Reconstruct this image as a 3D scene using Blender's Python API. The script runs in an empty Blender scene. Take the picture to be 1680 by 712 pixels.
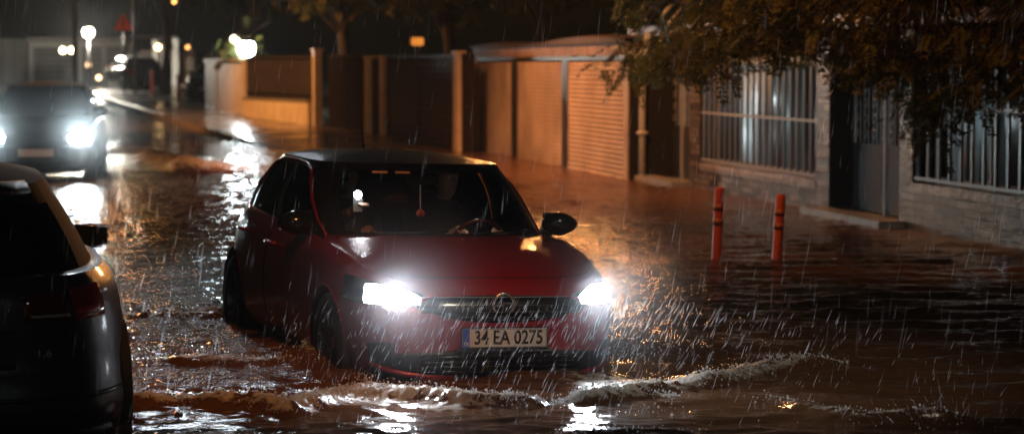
import bpy, bmesh, math, random
import numpy as np
from mathutils import Vector, Matrix, noise as mnoise
random.seed(11); rng = np.random.default_rng(5)
PI = math.pi
scene = bpy.context.scene
COL = scene.collection

# ------------------------------------------------------------------ helpers
def tag(o, label=None, cat=None, group=None, kind=None):
    if label: o['label'] = label
    if cat: o['category'] = cat
    if group: o['group'] = group
    if kind: o['kind'] = kind
    return o

def empty(name, loc=(0, 0, 0), rz=0.0, label=None, cat=None, group=None, parent=None, rot=None):
    o = bpy.data.objects.new(name, None); COL.objects.link(o)
    o.location = loc
    o.rotation_euler = rot if rot else (0, 0, rz)
    o.empty_display_size = .2
    if parent: o.parent = parent
    return tag(o, label, cat, group)

class MB:
    """collects shapes into one mesh"""
    def __init__(s): s.v = []; s.f = []; s.mi = []
    def add(s, vs, fs, mi=0):
        b = len(s.v); s.v += [tuple(v) for v in vs]; s.f += [tuple(b + i for i in f) for f in fs]; s.mi += [mi] * len(fs); return s
    def box(s, x0, x1, y0, y1, z0, z1, mi=0, b=0.0):
        if b <= 0:
            v = [(x0,y0,z0),(x1,y0,z0),(x1,y1,z0),(x0,y1,z0),(x0,y0,z1),(x1,y0,z1),(x1,y1,z1),(x0,y1,z1)]
            return s.add(v, [(0,3,2,1),(4,5,6,7),(0,1,5,4),(1,2,6,5),(2,3,7,6),(3,0,4,7)], mi)
        bm = bmesh.new(); bmesh.ops.create_cube(bm, size=1)
        for v in bm.verts: v.co = ((x0+x1)/2+v.co.x*(x1-x0), (y0+y1)/2+v.co.y*(y1-y0), (z0+z1)/2+v.co.z*(z1-z0))
        bmesh.ops.bevel(bm, geom=bm.edges[:], offset=b, segments=2, affect='EDGES')
        return s.bm(bm, mi)
    def bm(s, bm, mi=0, M=None):
        bm.verts.index_update()
        s.add([(M @ v.co) if M else v.co for v in bm.verts], [[v.index for v in f.verts] for f in bm.faces], mi); bm.free(); return s
    def grid(s, P, mi=0, closed_u=False, mask=None):
        n, m = len(P), len(P[0]); vs = [p for r in P for p in r]; fs = []
        for i in range(n if closed_u else n-1):
            for j in range(m-1):
                if mask and not mask(i, j): continue
                a, b2 = i*m+j, ((i+1) % n)*m+j
                fs.append((a, b2, b2+1, a+1))
        return s.add(vs, fs, mi)
    def tube(s, pts, r, n=8, mi=0, cap=True):
        pts = [Vector(p) for p in pts]; rr = r if isinstance(r, (list, tuple)) else [r]*len(pts); rings = []
        for i, p in enumerate(pts):
            d = (pts[min(i+1, len(pts)-1)] - pts[max(i-1, 0)]).normalized()
            u = d.cross(Vector((0, 0, 1)) if abs(d.z) < .9 else Vector((1, 0, 0))).normalized(); w = d.cross(u)
            rings.append([p + (u*math.cos(2*PI*k/n) + w*math.sin(2*PI*k/n))*rr[i] for k in range(n)])
        b = len(s.v)
        for r_ in rings: s.v += [tuple(q) for q in r_]
        for i in range(len(rings)-1):
            for k in range(n):
                s.f.append((b+i*n+k, b+i*n+(k+1) % n, b+(i+1)*n+(k+1) % n, b+(i+1)*n+k)); s.mi.append(mi)
        if cap:
            s.f.append(tuple(b+k for k in range(n))[::-1]); s.mi.append(mi)
            s.f.append(tuple(b+(len(rings)-1)*n+k for k in range(n))); s.mi.append(mi)
        return s
    def lathe(s, prof, axis='z', n=32, c=(0, 0, 0), mi=0):
        P = []
        for k in range(n):
            a = 2*PI*k/n; row = []
            for r, h in prof:
                if axis == 'z': q = (c[0]+r*math.cos(a), c[1]+r*math.sin(a), c[2]+h)
                elif axis == 'y': q = (c[0]+r*math.cos(a), c[1]+h, c[2]+r*math.sin(a))
                else: q = (c[0]+h, c[1]+r*math.cos(a), c[2]+r*math.sin(a))
                row.append(q)
            P.append(row)
        return s.grid(P, mi, closed_u=True)
    def sphere(s, c, r, n=12, mi=0, sc=(1, 1, 1)):
        bm = bmesh.new(); bmesh.ops.create_uvsphere(bm, u_segments=n, v_segments=max(6, n*2//3), radius=r)
        for v in bm.verts: v.co = Vector((v.co.x*sc[0], v.co.y*sc[1], v.co.z*sc[2])) + Vector(c)
        return s.bm(bm, mi)
    def build(s, name, mats, parent=None, smooth=False, sharp=None):
        me = bpy.data.meshes.new(name); me.from_pydata(s.v, [], s.f)
        for m in (mats if isinstance(mats, (list, tuple)) else [mats]): me.materials.append(m)
        me.polygons.foreach_set('material_index', s.mi)
        if smooth:
            me.polygons.foreach_set('use_smooth', [True]*len(me.polygons))
            if sharp: me.set_sharp_from_angle(angle=math.radians(sharp))
        me.update()
        o = bpy.data.objects.new(name, me); COL.objects.link(o)
        if parent: o.parent = parent
        return o

def copy_tree(o, parent=None):
    c = o.copy(); COL.objects.link(c)
    if parent: c.parent = parent
    for ch in [x for x in COL.objects if x.parent == o]: copy_tree(ch, c)
    return c

def spl(xs, ys):
    """smooth monotone-ish interpolation through points"""
    xs = list(xs); ys = list(ys); n = len(xs)
    d = [(ys[i+1]-ys[i])/(xs[i+1]-xs[i]) for i in range(n-1)]
    m = [d[0]] + [0 if d[i-1]*d[i] <= 0 else 2*d[i-1]*d[i]/(d[i-1]+d[i]) for i in range(1, n-1)] + [d[-1]]
    def f(x):
        if x <= xs[0]: return ys[0]
        if x >= xs[-1]: return ys[-1]
        i = max(k for k in range(n-1) if xs[k] <= x); h = xs[i+1]-xs[i]; t = (x-xs[i])/h
        return (2*t**3-3*t*t+1)*ys[i] + (t**3-2*t*t+t)*h*m[i] + (-2*t**3+3*t*t)*ys[i+1] + (t**3-t*t)*h*m[i+1]
    return f

# ------------------------------------------------------------------ materials
def mat(name):
    m = bpy.data.materials.new(name); m.use_nodes = True
    nt = m.node_tree; return m, nt, nt.nodes['Principled BSDF']
def N(nt, t, **k):
    n = nt.nodes.new(t)
    for a, b in k.items():
        if a in n.inputs.keys(): n.inputs[a].default_value = b
        else: setattr(n, a, b)
    return n
def simple(name, col, rough=.5, metal=0., coat=0., bump=0., bscale=40., var=0., spec=.5):
    m, nt, b = mat(name)
    b.inputs['Base Color'].default_value = (*col, 1); b.inputs['Roughness'].default_value = rough
    b.inputs['Metallic'].default_value = metal; b.inputs['Coat Weight'].default_value = coat
    b.inputs['Coat Roughness'].default_value = .04; b.inputs['Specular IOR Level'].default_value = spec
    if var or bump:
        tc = N(nt, 'ShaderNodeTexCoord'); nz = N(nt, 'ShaderNodeTexNoise', Scale=bscale, Detail=5., Roughness=.6)
        nt.links.new(tc.outputs['Object'], nz.inputs['Vector'])
        if var:
            mr = N(nt, 'ShaderNodeMapRange'); mr.inputs['From Min'].default_value = .3; mr.inputs['From Max'].default_value = .7
            mr.inputs['To Min'].default_value = 1-var; mr.inputs['To Max'].default_value = 1+var
            nt.links.new(nz.outputs['Fac'], mr.inputs['Value'])
            mx = N(nt, 'ShaderNodeVectorMath', operation='SCALE'); mx.inputs[0].default_value = col
            nt.links.new(mr.outputs[0], mx.inputs['Scale']); nt.links.new(mx.outputs[0], b.inputs['Base Color'])
        if bump:
            bp = N(nt, 'ShaderNodeBump', Strength=bump, Distance=.01); nt.links.new(nz.outputs['Fac'], bp.inputs['Height'])
            nt.links.new(bp.outputs[0], b.inputs['Normal'])
    return m
def emit(name, col, st):
    m, nt, b = mat(name)
    b.inputs['Base Color'].default_value = (*[min(1, c) for c in col], 1)
    b.inputs['Emission Color'].default_value = (*col, 1); b.inputs['Emission Strength'].default_value = st
    b.inputs['Roughness'].default_value = .2
    return m
def paint(name, col, rough=.35, metal=.35, drops=.35, dirt_amt=.08, coat=1., crough=.05):
    """wet clear-coated car paint: flake noise + beaded rain bump"""
    m, nt, b = mat(name)
    tc = N(nt, 'ShaderNodeTexCoord')
    dirt = N(nt, 'ShaderNodeTexNoise', Scale=3., Detail=6., Roughness=.65); nt.links.new(tc.outputs['Object'], dirt.inputs['Vector'])
    mr = N(nt, 'ShaderNodeMapRange'); mr.inputs['From Min'].default_value = .35; mr.inputs['From Max'].default_value = .75
    mr.inputs['To Min'].default_value = 0; mr.inputs['To Max'].default_value = dirt_amt
    nt.links.new(dirt.outputs['Fac'], mr.inputs['Value'])
    mx = N(nt, 'ShaderNodeMix', data_type='RGBA'); mx.inputs['A'].default_value = (*col, 1); mx.inputs['B'].default_value = (.10, .075, .055, 1)
    nt.links.new(mr.outputs[0], mx.inputs['Factor']); nt.links.new(mx.outputs['Result'], b.inputs['Base Color'])
    b.inputs['Metallic'].default_value = metal; b.inputs['Roughness'].default_value = rough
    b.inputs['Coat Weight'].default_value = coat; b.inputs['Coat Roughness'].default_value = crough
    vo = N(nt, 'ShaderNodeTexVoronoi', Scale=90.); nt.links.new(tc.outputs['Object'], vo.inputs['Vector'])
    r2 = N(nt, 'ShaderNodeMapRange'); r2.inputs['From Min'].default_value = .0; r2.inputs['From Max'].default_value = .42
    r2.inputs['To Min'].default_value = 1; r2.inputs['To Max'].default_value = 0
    nt.links.new(vo.outputs['Distance'], r2.inputs['Value'])
    bp = N(nt, 'ShaderNodeBump', Strength=drops, Distance=.0025); nt.links.new(r2.outputs[0], bp.inputs['Height'])
    nt.links.new(bp.outputs[0], b.inputs['Coat Normal'])
    return m
def glass_mat(name, tint, rough=.02, refl=1.5, drops=.25):
    m, nt, b = mat(name); nt.nodes.remove(b); out = nt.nodes['Material Output']
    tr = N(nt, 'ShaderNodeBsdfTransparent'); tr.inputs['Color'].default_value = (*tint, 1)
    gl = N(nt, 'ShaderNodeBsdfGlossy', Roughness=rough)
    fr = N(nt, 'ShaderNodeFresnel', IOR=refl); mx = N(nt, 'ShaderNodeMixShader')
    tc = N(nt, 'ShaderNodeTexCoord'); vo = N(nt, 'ShaderNodeTexVoronoi', Scale=80.); nt.links.new(tc.outputs['Object'], vo.inputs['Vector'])
    r2 = N(nt, 'ShaderNodeMapRange'); r2.inputs['From Max'].default_value = .4; r2.inputs['To Min'].default_value = 1; r2.inputs['To Max'].default_value = 0
    nt.links.new(vo.outputs['Distance'], r2.inputs['Value'])
    bp = N(nt, 'ShaderNodeBump', Strength=drops, Distance=.002); nt.links.new(r2.outputs[0], bp.inputs['Height'])
    nt.links.new(bp.outputs[0], gl.inputs['Normal'])
    nt.links.new(fr.outputs[0], mx.inputs[0]); nt.links.new(tr.outputs[0], mx.inputs[1]); nt.links.new(gl.outputs[0], mx.inputs[2])
    nt.links.new(mx.outputs[0], out.inputs['Surface'])
    return m

M = dict(
    red=paint('red_paint', (.25, .003, .011), .36, .3),
    black_paint=paint('black_paint', (.012, .012, .013), .3, .2),
    dark_paint=paint('charcoal_paint', (.02, .021, .023), .42, .2, coat=.5, crough=.10),
    gloss_black=simple('gloss_black', (.008, .008, .009), .15, 0, .6),
    plastic=simple('black_plastic', (.012, .012, .013), .45, bump=.15, bscale=300),
    rubber=simple('rubber', (.02, .019, .018), .75, bump=.2, bscale=80),
    alloy=simple('alloy', (.30, .30, .31), .3, .9),
    alloy_dark=simple('dark_alloy', (.10, .10, .105), .35, .8),
    chrome=simple('chrome', (.72, .72, .73), .26, .95), mirror=simple('mirror_silver', (.5, .5, .5), .03, 1.),
    cabin=simple('cabin_plastic', (.02, .02, .021), .7),
    seat=simple('seat_cloth', (.03, .03, .032), .9, bump=.3, bscale=200),
    glass=glass_mat('windscreen_glass', (.84, .86, .86), .02, 1.5),
    tint=glass_mat('tinted_glass', (.13, .14, .14), .02, 1.5),
    plate=simple('plate_white', (.62, .62, .60), .35),
    plate_ink=simple('plate_ink', (.012, .012, .014), .5),
    plate_blue=simple('plate_blue', (.02, .07, .45), .4),
    skin=simple('skin', (.42, .25, .18), .55), cloth=simple('dark_jacket', (.05, .05, .055), .9, bump=.3, bscale=60),
    hair=simple('hair', (.015, .012, .01), .7, bump=.5, bscale=120),
    tail=simple('tail_lens_red', (.20, .004, .005), .12, 0, 1.), tail_dark=simple('tail_lens_dark', (.09, .004, .005), .1, 0, 1.),
    clear=simple('clear_lens', (.35, .35, .35), .1, 0, 1.),
)

# ------------------------------------------------------------------ camera geometry (metres; z = 0 is the road under the red car)
H = 2.022; F = 3600.0; PITCH = math.atan(251/F)
def ray(px, py):
    a = (px-840)/F; b = -(py-356)/F; cp, sp = math.cos(PITCH), math.sin(PITCH)
    return Vector((a, cp+b*sp, -sp+b*cp))
def at(px, py, Y):
    d = ray(px, py); t = Y/d.y; return Vector((d.x*t, Y, H+d.z*t))
def terr(Y):
    return 0 if Y < 40 else (.02*(Y-44) if Y > 48 else .02*(Y-40)**2/16)
def hit(px, py, dz=0.0, flood=True):
    d = ray(px, py); Y = 6.0
    while Y < 400:
        z = H + d.z*Y/d.y
        g = terr(Y)+dz
        if flood: g = max(g, WL)
        if z <= g: break
        Y += .02
    return at(px, py, Y)
WL = 0.18   # flood level

# ================================================================== CARS
class CarShape:
    def __init__(s, **k):
        # defaults: small hatchback, x forward, y left, z up, origin mid-wheelbase-ish on the road
        s.z0 = .17; s.nf = 5.4; s.nr = 4.5; s.scale = (1, 1, 1)
        s.zb = spl([-2.0, -1.3, -.6, .3, .9, 1.3, 1.7, 1.9, 2.02], [.985, .985, .965, .945, .93, .885, .815, .765, .735])
        s.af = spl([0, .12, .35, .55, .72, .88, 1.0], [1.90, 1.985, 2.03, 2.03, 2.01, 1.965, 1.90])
        s.ar = spl([0, .15, .4, .6, .8, 1.0], [1.86, 1.97, 2.02, 2.0, 1.93, 1.85])
        s.w = spl([0, .1, .3, .5, .68, .8, .92, 1.0], [.78, .825, .862, .875, .872, .86, .838, .79])
        s.zg0, s.zg1 = .92, 1.375
        s.xf = spl([0, .5, 1], [1.12, .66, .26]); s.xr = spl([0, .5, 1], [1.84, 1.66, 1.36]); s.wg = spl([0, .5, 1], [.785, .732, .612])
        s.nfg = 3.1; s.nrg = 5.; s.crown = .062
        s.axf, s.axr = 1.20, -1.338; s.wr = .318; s.ra = .365
        s.glass_side = [((.56, .02), (-.30, -.33)), ((-.42, -.44), (-1.22, -.92))]
        s.ws_y = .86; s.rw_y = .80; s.rw_t = (.12, .86)
        s.doors = [(.78, -.30), (-.32, -1.17)]
        s.rear_layout = 'hatch'
        for a, b in k.items(): setattr(s, a, b)
    def plan(s, phi, a_f, a_r, w, nf, nr):
        c, q = math.cos(phi), math.sin(phi); n = nf if c > 0 else nr
        r = (abs(c)**n+abs(q)**n)**(-1/n)
        return (a_f if c > 0 else a_r)*r*c, w*r*q
    def B(s, phi, v, off=0.0):
        x, y = s.plan(phi, s.af(v), s.ar(v), s.w(v), s.nf, s.nr)
        xm, _ = s.plan(phi, s.af(.9), s.ar(.9), s.w(.9), s.nf, s.nr)
        z = s.z0 + (s.zb(xm)-s.z0)*v
        P = Vector((x, y, z))
        if off:
            e = 1e-3
            x2, y2 = s.plan(phi+e, s.af(v), s.ar(v), s.w(v), s.nf, s.nr)
            t = Vector((x2-x, y2-y, 0)); n = Vector((t.y, -t.x, 0)).normalized(); P = P + n*off
        return P
    def v_of(s, phi, z):
        xm, _ = s.plan(phi, s.af(.9), s.ar(.9), s.w(.9), s.nf, s.nr)
        return min(1, max(0, (z-s.z0)/(s.zb(xm)-s.z0)))
    def BZ(s, phi, z, off=0.0): return s.B(phi, s.v_of(phi, z), off)
    def G(s, phi, t, off=0.0):
        x, y = s.plan(phi, s.xf(t), s.xr(t), s.wg(t), s.nfg, s.nrg)
        P = Vector((x, y, s.zg0+(s.zg1-s.zg0)*t + (-.012*max(0, (-x-.6)) )*t))
        if off:
            n = Vector((x*.5, y*2.0, .35)).normalized()
            e = 1e-3
            a = Vector((*s.plan(phi+e, s.xf(t), s.xr(t), s.wg(t), s.nfg, s.nrg), 0))-Vector((x, y, 0))
            n = Vector((a.y, -a.x, 0)).normalized(); n = (n+Vector((0, 0, .35))).normalized(); P += n*off
        return P
    # angle finders ------------------------------------------------
    def bx(s, x, side=1):            # body side angle at x
        a = s.af(.6) if x > 0 else s.ar(.6); n = s.nf if x > 0 else s.nr; X = min(.9995, abs(x)/a); Y = (1-X**n)**(1/n)
        return math.atan2(Y, X if x > 0 else -X)*side
    def by(s, y, front=True):        # body nose/tail angle at y (v~.6)
        n = s.nf if front else s.nr; Y = max(-.9995, min(.9995, y/s.w(.6))); X = (1-abs(Y)**n)**(1/n)
        return math.atan2(Y, X if front else -X)
    def gx(s, x, t, side=1):
        a = s.xf(t) if x > 0 else s.xr(t); n = s.nfg if x > 0 else s.nrg; X = min(.9995, abs(x)/a); Y = (1-X**n)**(1/n)
        return math.atan2(Y, X if x > 0 else -X)*side
    def gy(s, fy, front=True):
        n = s.nfg if front else s.nrg; X = (1-abs(fy)**n)**(1/n)
        return math.atan2(fy, X if front else -X)

def arch_cut(P, cs, centers, R):
    """push grid points inside the wheel arches out to the arch; returns mask of points that were inside"""
    ins = [[None]*len(P[0]) for _ in P]
    for i, row in enumerate(P):
        for j, p in enumerate(row):
            for cx, cz in centers:
                d = math.hypot(p.x-cx, p.z-cz)
                if d < R: ins[i][j] = (cx, cz, d)
    return ins

def skin_panel(cs, mb, phis, vs, off=0.0, mi=0, inset=1.0):
    P = [[cs.B(ph, v, off) for v in vs] for ph in phis]
    centers = [(cs.axf, cs.wr), (cs.axr, cs.wr)]
    ins = arch_cut(P, cs, centers, cs.ra)
    n, m = len(P), len(P[0])
    keep = lambda i, j: not (ins[i][j] and ins[i+1][j] and ins[i][j+1] and ins[i+1][j+1])
    Q = [[p.copy() for p in r] for r in P]
    for i in range(n):
        for j in range(m):
            if ins[i][j]:
                cx, cz, d = ins[i][j]; p = P[i][j]
                if d > 1e-6: Q[i][j].x = cx+(p.x-cx)*cs.ra/d; Q[i][j].z = cz+(p.z-cz)*cs.ra/d
    mb.grid(Q, mi, mask=keep)
    return Q

def lin(a, b, n): return [a+(b-a)*i/n for i in range(n+1)]
def bodypanel(cs, name, x0, x1, side, mats, parent, v0=0., v1=1., nv=26, off=0., rr=None):
    p0, p1 = cs.bx(x0, side), cs.bx(x1, side)
    # sample evenly in x
    n = max(4, int(abs(x1-x0)/.028)); phis = [cs.bx(x0+(x1-x0)*i/n, side) for i in range(n+1)]
    mb = MB(); skin_panel(cs, mb, phis, lin(v0, v1, nv), off)
    return mb.build(name, mats, parent, True)

def patch(cs, phi0, phi1, zlo, zhi, off, n=24, m=8, back=None):
    """strip on body between curves zlo(f), zhi(f), f in 0..1, with a rim so that it is a solid lens"""
    P = []
    for i in range(n+1):
        f = i/n; ph = phi0+(phi1-phi0)*f; a, b = zlo(f), zhi(f)
        row = [cs.BZ(ph, a+.0, -.01)]
        for j in range(m+1):
            g = j/m; e = 1-(2*g-1)**8; e2 = 1-(2*f-1)**16
            row.append(cs.BZ(ph, a+(b-a)*g, off*(.35+.65*e)*(.3+.7*e2)))
        row.append(cs.BZ(ph, b, -.01)); P.append(row)
    return MB().grid(P)

def make_wheel(parent, x, y, side, cs, rim_mat, spokes=5):
    w = empty('wheel', (x, y, cs.wr), 0, parent=parent)
    R = cs.wr; tw = .088; s = side
    prof = [(R*.64, -tw), (R*.70, -tw*1.02), (R*.90, -tw*1.05), (R*.97, -tw*.9), (R, -tw*.6), (R, tw*.6), (R*.97, tw*.9), (R*.90, tw*1.05), (R*.70, tw*1.02), (R*.64, tw)]
    MB().lathe(prof, 'y', 48).build('tyre', M['rubber'], w, True)
    mb = MB(); o = s*tw
    mb.lathe([(R*.66, o*.98), (R*.62, o*.97), (R*.60, o*.7), (R*.58, -o*.8), (R*.62, -o)], 'y', 48)
    mb.lathe([(.001, o*.72), (.035, o*.74), (.05, o*.66), (.055, o*.4)], 'y', 20)
    for k in range(spokes):
        a = 2*PI*k/spokes + .3
        for da in (-.11, .11):
            d = Vector((math.cos(a+da), 0, math.sin(a+da))); t = Vector((-math.sin(a), 0, math.cos(a)))
            p0 = d*.04; p1 = Vector((math.cos(a+da*1.7), 0, math.sin(a+da*1.7)))*R*.62
            vs = []
            for p, wd, yo in ((p0, .02, o*.66), (p1, .016, o*.9)):
                vs += [p+t*wd+Vector((0, yo, 0)), p-t*wd+Vector((0, yo, 0)), p-t*wd*1.2+Vector((0, yo-s*.03, 0)), p+t*wd*1.2+Vector((0, yo-s*.03, 0))]
            mb.add(vs, [(0,1,5,4),(1,2,6,5),(2,3,7,6),(3,0,4,7)])
    mb.build('rim', rim_mat, w, True, 40)
    MB().lathe([(.001, -s*.02), (R*.55, -s*.02), (R*.56, -s*.05), (.001, -s*.05)], 'y', 24).build('brake_disc', M['alloy_dark'], w, True)
    return w

def make_shell(cs, root, P, simple_far=False):
    """body, doors, bonnet, roof, glass shared by every car; P = dict of materials"""
    body, roofm, pil = P['body'], P['roof'], P['pillar']
    nv = 26
    # --- inner dark shell (behind the shut lines, the wheel wells and floor)
    mb = MB()
    phis = [2*PI*i/160 for i in range(160)]; vs = lin(.0, .97, 16)
    skin_panel(cs, mb, phis+[2*PI], vs, -.03)
    for ax in (cs.axf, cs.axr):
        for sd in (-1, 1):
            ys = [.47*sd, (cs.w(.6)-.035)*sd]; ring = []
            for k in range(25):
                a = -.25+ (PI+.5)*k/24
                ring.append([Vector((ax+(cs.ra+.012)*math.cos(a), y, cs.wr+(cs.ra+.012)*math.sin(a))) for y in ys])
            mb.grid(ring)
    mb.box(cs.axr-.3, cs.axf+.3, -.5, .5, .2, .24)
    mb.build('underbody', M['cabin'], root, True)
    # --- body skin : nose + fenders + quarters + tail + sills (one painted mesh with gaps for doors)
    mb = MB()
    d0 = cs.doors[0][0]; d1 = cs.doors[-1][1]; gp = .004
    nose = [cs.bx(d0+(cs.af(.6)*.985-d0)*i/30, 1) for i in range(31)]
    yy = cs.plan(nose[-1], cs.af(.6), cs.ar(.6), cs.w(.6), cs.nf, cs.nr)[1]
    nose_phi = [-p for p in nose] + [cs.by(-yy+2*yy*i/40) for i in range(1, 40)] + nose[::-1]
    skin_panel(cs, mb, nose_phi, lin(0, 1, nv))
    tl = [cs.bx(d1+(-cs.ar(.6)*.985-d1)*i/26, 1) for i in range(27)]
    yr = cs.plan(tl[-1], cs.af(.6), cs.ar(.6), cs.w(.6), cs.nf, cs.nr)[1]
    # tail: from left quarter round the back to the right quarter
    a = [p for p in tl] + [cs.by(yr-2*yr*i/40, False) % (2*PI) for i in range(1, 40)] + [(2*PI-p) for p in tl[::-1]]
    skin_panel(cs, mb, a, lin(0, 1, nv))
    for sd in (-1, 1):   # sills under the doors
        n = 40; phis = [cs.bx(d0+(d1-d0)*i/n, sd) for i in range(n+1)]
        skin_panel(cs, mb, phis, lin(0, .115, 4))
    # flange between body edge and glasshouse
    ring = []
    for i in range(200):
        ph = 2*PI*i/200; pb = cs.B(ph, 1.0)
        if pb.x > .92: 
            ring.append(None); continue
        x = pb.x if pb.x > -cs.xr(0)*.97 else None
        t = max(0, (pb.z-.002-cs.zg0)/(cs.zg1-cs.zg0))
        g = cs.G(ph, t, -.004); g.z = pb.z+.006
        mid = (pb+g)/2; mid.z = pb.z+.008
        ring.append([pb, mid, g])
    for i in range(200):
        r0, r1 = ring[i], ring[(i+1) % 200]
        if r0 and r1: mb.grid([r0, r1])
    mb.build('body', body, root, True, 50)
    # --- doors
    for sd in (-1, 1):
        for k, (xa, xb) in enumerate(cs.doors):
            n = 30; phis = [cs.bx(xa-gp+(xb-xa+2*gp)*i/n, sd) for i in range(n+1)]
            m2 = MB(); skin_panel(cs, m2, phis, lin(.122, 1.0, 24))
            # crease line on the door pressing is built into the width profile
            dr = m2.build('door', body, root, True)
            if not simple_far and not P.get('nohandle'):
                hx = xb+.17; z = cs.zb(hx)-.13
                p = cs.BZ(cs.bx(hx, sd), z); hb = MB()
                hb.tube([(hx-.10, p.y+sd*.002, z), (hx-.085, p.y+sd*.034, z), (hx, p.y+sd*.04, z+.002), (hx+.085, p.y+sd*.034, z), (hx+.10, p.y+sd*.002, z)], [.012, .014, .015, .014, .012], 8)
                hb.build('handle', P.get('handle', body), dr, True)
    # --- bonnet
    E0 = [cs.bx(.95, 1)]
    xs = [.95+(cs.af(1.)*.97-.95)*i/14 for i in range(15)]
    pe = [cs.bx(x) for x in xs]; ylast = cs.plan(pe[-1], cs.af(.6), cs.ar(.6), cs.w(.6), cs.nf, cs.nr)[1]
    pe = [-p for p in pe] + [cs.by(-ylast+2*ylast*i/24) for i in range(1, 24)] + pe[::-1]
    zc = cs.zb(.95)+.045
    hc = spl([.6, 1.0, 1.3, 1.6, 1.8, 1.9, 2.0], [zc+.02, zc, zc-.035, zc-.095, zc-.145, zc-.175, zc-.205])
    phA = cs.gy(cs.ws_y+.06)
    mb = MB(); nb = MB(); S = [0, .015, .035, .06]+lin(.07, 1.0, 22)
    grid_all = []
    for i, ph in enumerate(pe):
        e = cs.B(ph, 1.0); f = i/(len(pe)-1); y_f = e.y/cs.w(1.)
        tgt = cs.G(cs.gy(max(-.93, min(.93, y_f*.93))), .04); row = []
        for q in S:
            p = e.lerp(tgt, q); hz = hc(p.x)-.055*abs(p.y/.8)**2.6 + .010*math.exp(-((abs(p.y)-.42)/.07)**2)*min(1, q*3)
            he = hc(e.x)-.055*abs(e.y/.8)**2.6
            p.z = hz-(he-e.z)*(1-q)**9 if q < 1 else hz
            row.append(p)
        grid_all.append(row)
    mb.grid([r[4:] for r in grid_all]); nb.grid([r[:4] for r in grid_all])
    bn = mb.build('bonnet', body, root, True)
    nb.build('bonnet_surround', body, root, True)
    db = MB(); db.grid([[p-Vector((0, 0, .012)) for p in r[2:7]] for r in grid_all]); db.build('bonnet_gap_seal', M['cabin'], root, True)
    # cowl
    cw = MB(); P_ = []
    for i in range(31):
        ph = cs.gy(-.93+1.86*i/30); a_ = cs.G(ph, .0); b_ = cs.G(ph, .10, .012)
        a_ = cs.G(ph, .04); a_ = a_ + Vector((.05, 0, -.01)); P_.append([a_+Vector((.03, 0, -.03)), a_, b_])
    cw.grid(P_); cw.build('cowl', M['plastic'], root, True)
    # --- glasshouse. t bands
    T = {}
    def seg(f0, f1, t0, t1, n, m, off=0.):
        rows = []
        for i in range(n+1):
            rows.append([cs.G(f0(t)+(f1(t)-f0(t))*i/n, t, off) for t in lin(t0, t1, m)])
        return rows
    pill = MB(); 
    wsa = lambda sd: (lambda t: sd*cs.gy(cs.ws_y))
    lo, hi = .07, .90
    # windscreen
    ws = MB(); ws.grid(seg(lambda t: cs.gy(-cs.ws_y), lambda t: cs.gy(cs.ws_y), .05, .93, 44, 16)); wso = ws.build('windscreen', P.get('ws', M['glass']), root, True)
    fr = MB()   # black frit band inside the edge
    for (a0, a1, t0, t1) in ((-cs.ws_y, -cs.ws_y+.055, .05, .93), (cs.ws_y-.055, cs.ws_y, .05, .93), (-cs.ws_y, cs.ws_y, .05, .12), (-cs.ws_y, cs.ws_y, .885, .93)):
        fr.grid(seg(lambda t: cs.gy(a0), lambda t: cs.gy(a1), t0, t1, 24, 10, .0025))
    fr.build('border', M['gloss_black'], wso, True)
    pill.grid(seg(lambda t: cs.gy(-cs.ws_y), lambda t: cs.gy(cs.ws_y), .93, 1.0, 44, 3))
    for sd in (-1, 1):
        gs = cs.glass_side
        mkx = lambda xb, xt: (lambda t: cs.gx(xb+(xt-xb)*t, t, sd))
        cur = (lambda t: sd*cs.gy(cs.ws_y))
        for k, ((fb, ft), (rb, rt)) in enumerate(gs):
            fA = mkx(fb, ft); fB = mkx(rb, rt)
            (pill).grid(seg(cur, fA, .0, 1.0, 8, 14))
            win = MB(); win.grid(seg(fA, fB, lo, hi, 20, 12, -.006)); 
            win.build('side_window', P.get('side', M['tint']), root, True)
            pill.grid(seg(fA, fB, 0, lo, 20, 2)); pill.grid(seg(fA, fB, hi, 1, 20, 3))
            cur = fB
        # C pillar round to the rear window
        rear = (lambda t: sd*cs.gy(cs.rw_y, False)); 
        pill.grid(seg(cur, rear, 0, 1, 18, 14))
    r0 = lambda t: cs.gy(cs.rw_y, False); r1 = lambda t: 2*PI-cs.gy(cs.rw_y, False)
    a0, a1 = cs.rw_t
    rw = MB(); rw.grid(seg(r0, r1, a0, a1, 30, 10)); rwo = rw.build('rear_window', P.get('rear', M['tint']), root, True)
    pill.grid(seg(r0, r1, 0, a0, 30, 3)); pill.grid(seg(r0, r1, a1, 1, 30, 3))
    pill.build('pillars', pil, root, True, 60)
    # roof
    rf = MB(); S = [1, .985, .96, .92, .86, .78, .68, .55, .4, .2, 0.0]; P_ = []
    xc = (cs.xf(1)-cs.xr(1))/2
    for i in range(96):
        ph = 2*PI*i/96; g = cs.G(ph, 1.0); row = []
        for q in S:
            p = Vector((xc+(g.x-xc)*q, g.y*q, 0)); zz = cs.zg1-.012*max(0, -p.x-.6)
            ce = 1-((p.x-xc-.1)/(1.15))**2*.45
            p.z = zz + cs.crown*(1-q**2.6)*ce if q < 1 else g.z
            row.append(p)
        P_.append(row)
    rf.grid(P_, closed_u=True); rf.build('roof', roofm, root, True)
    return bn

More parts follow.
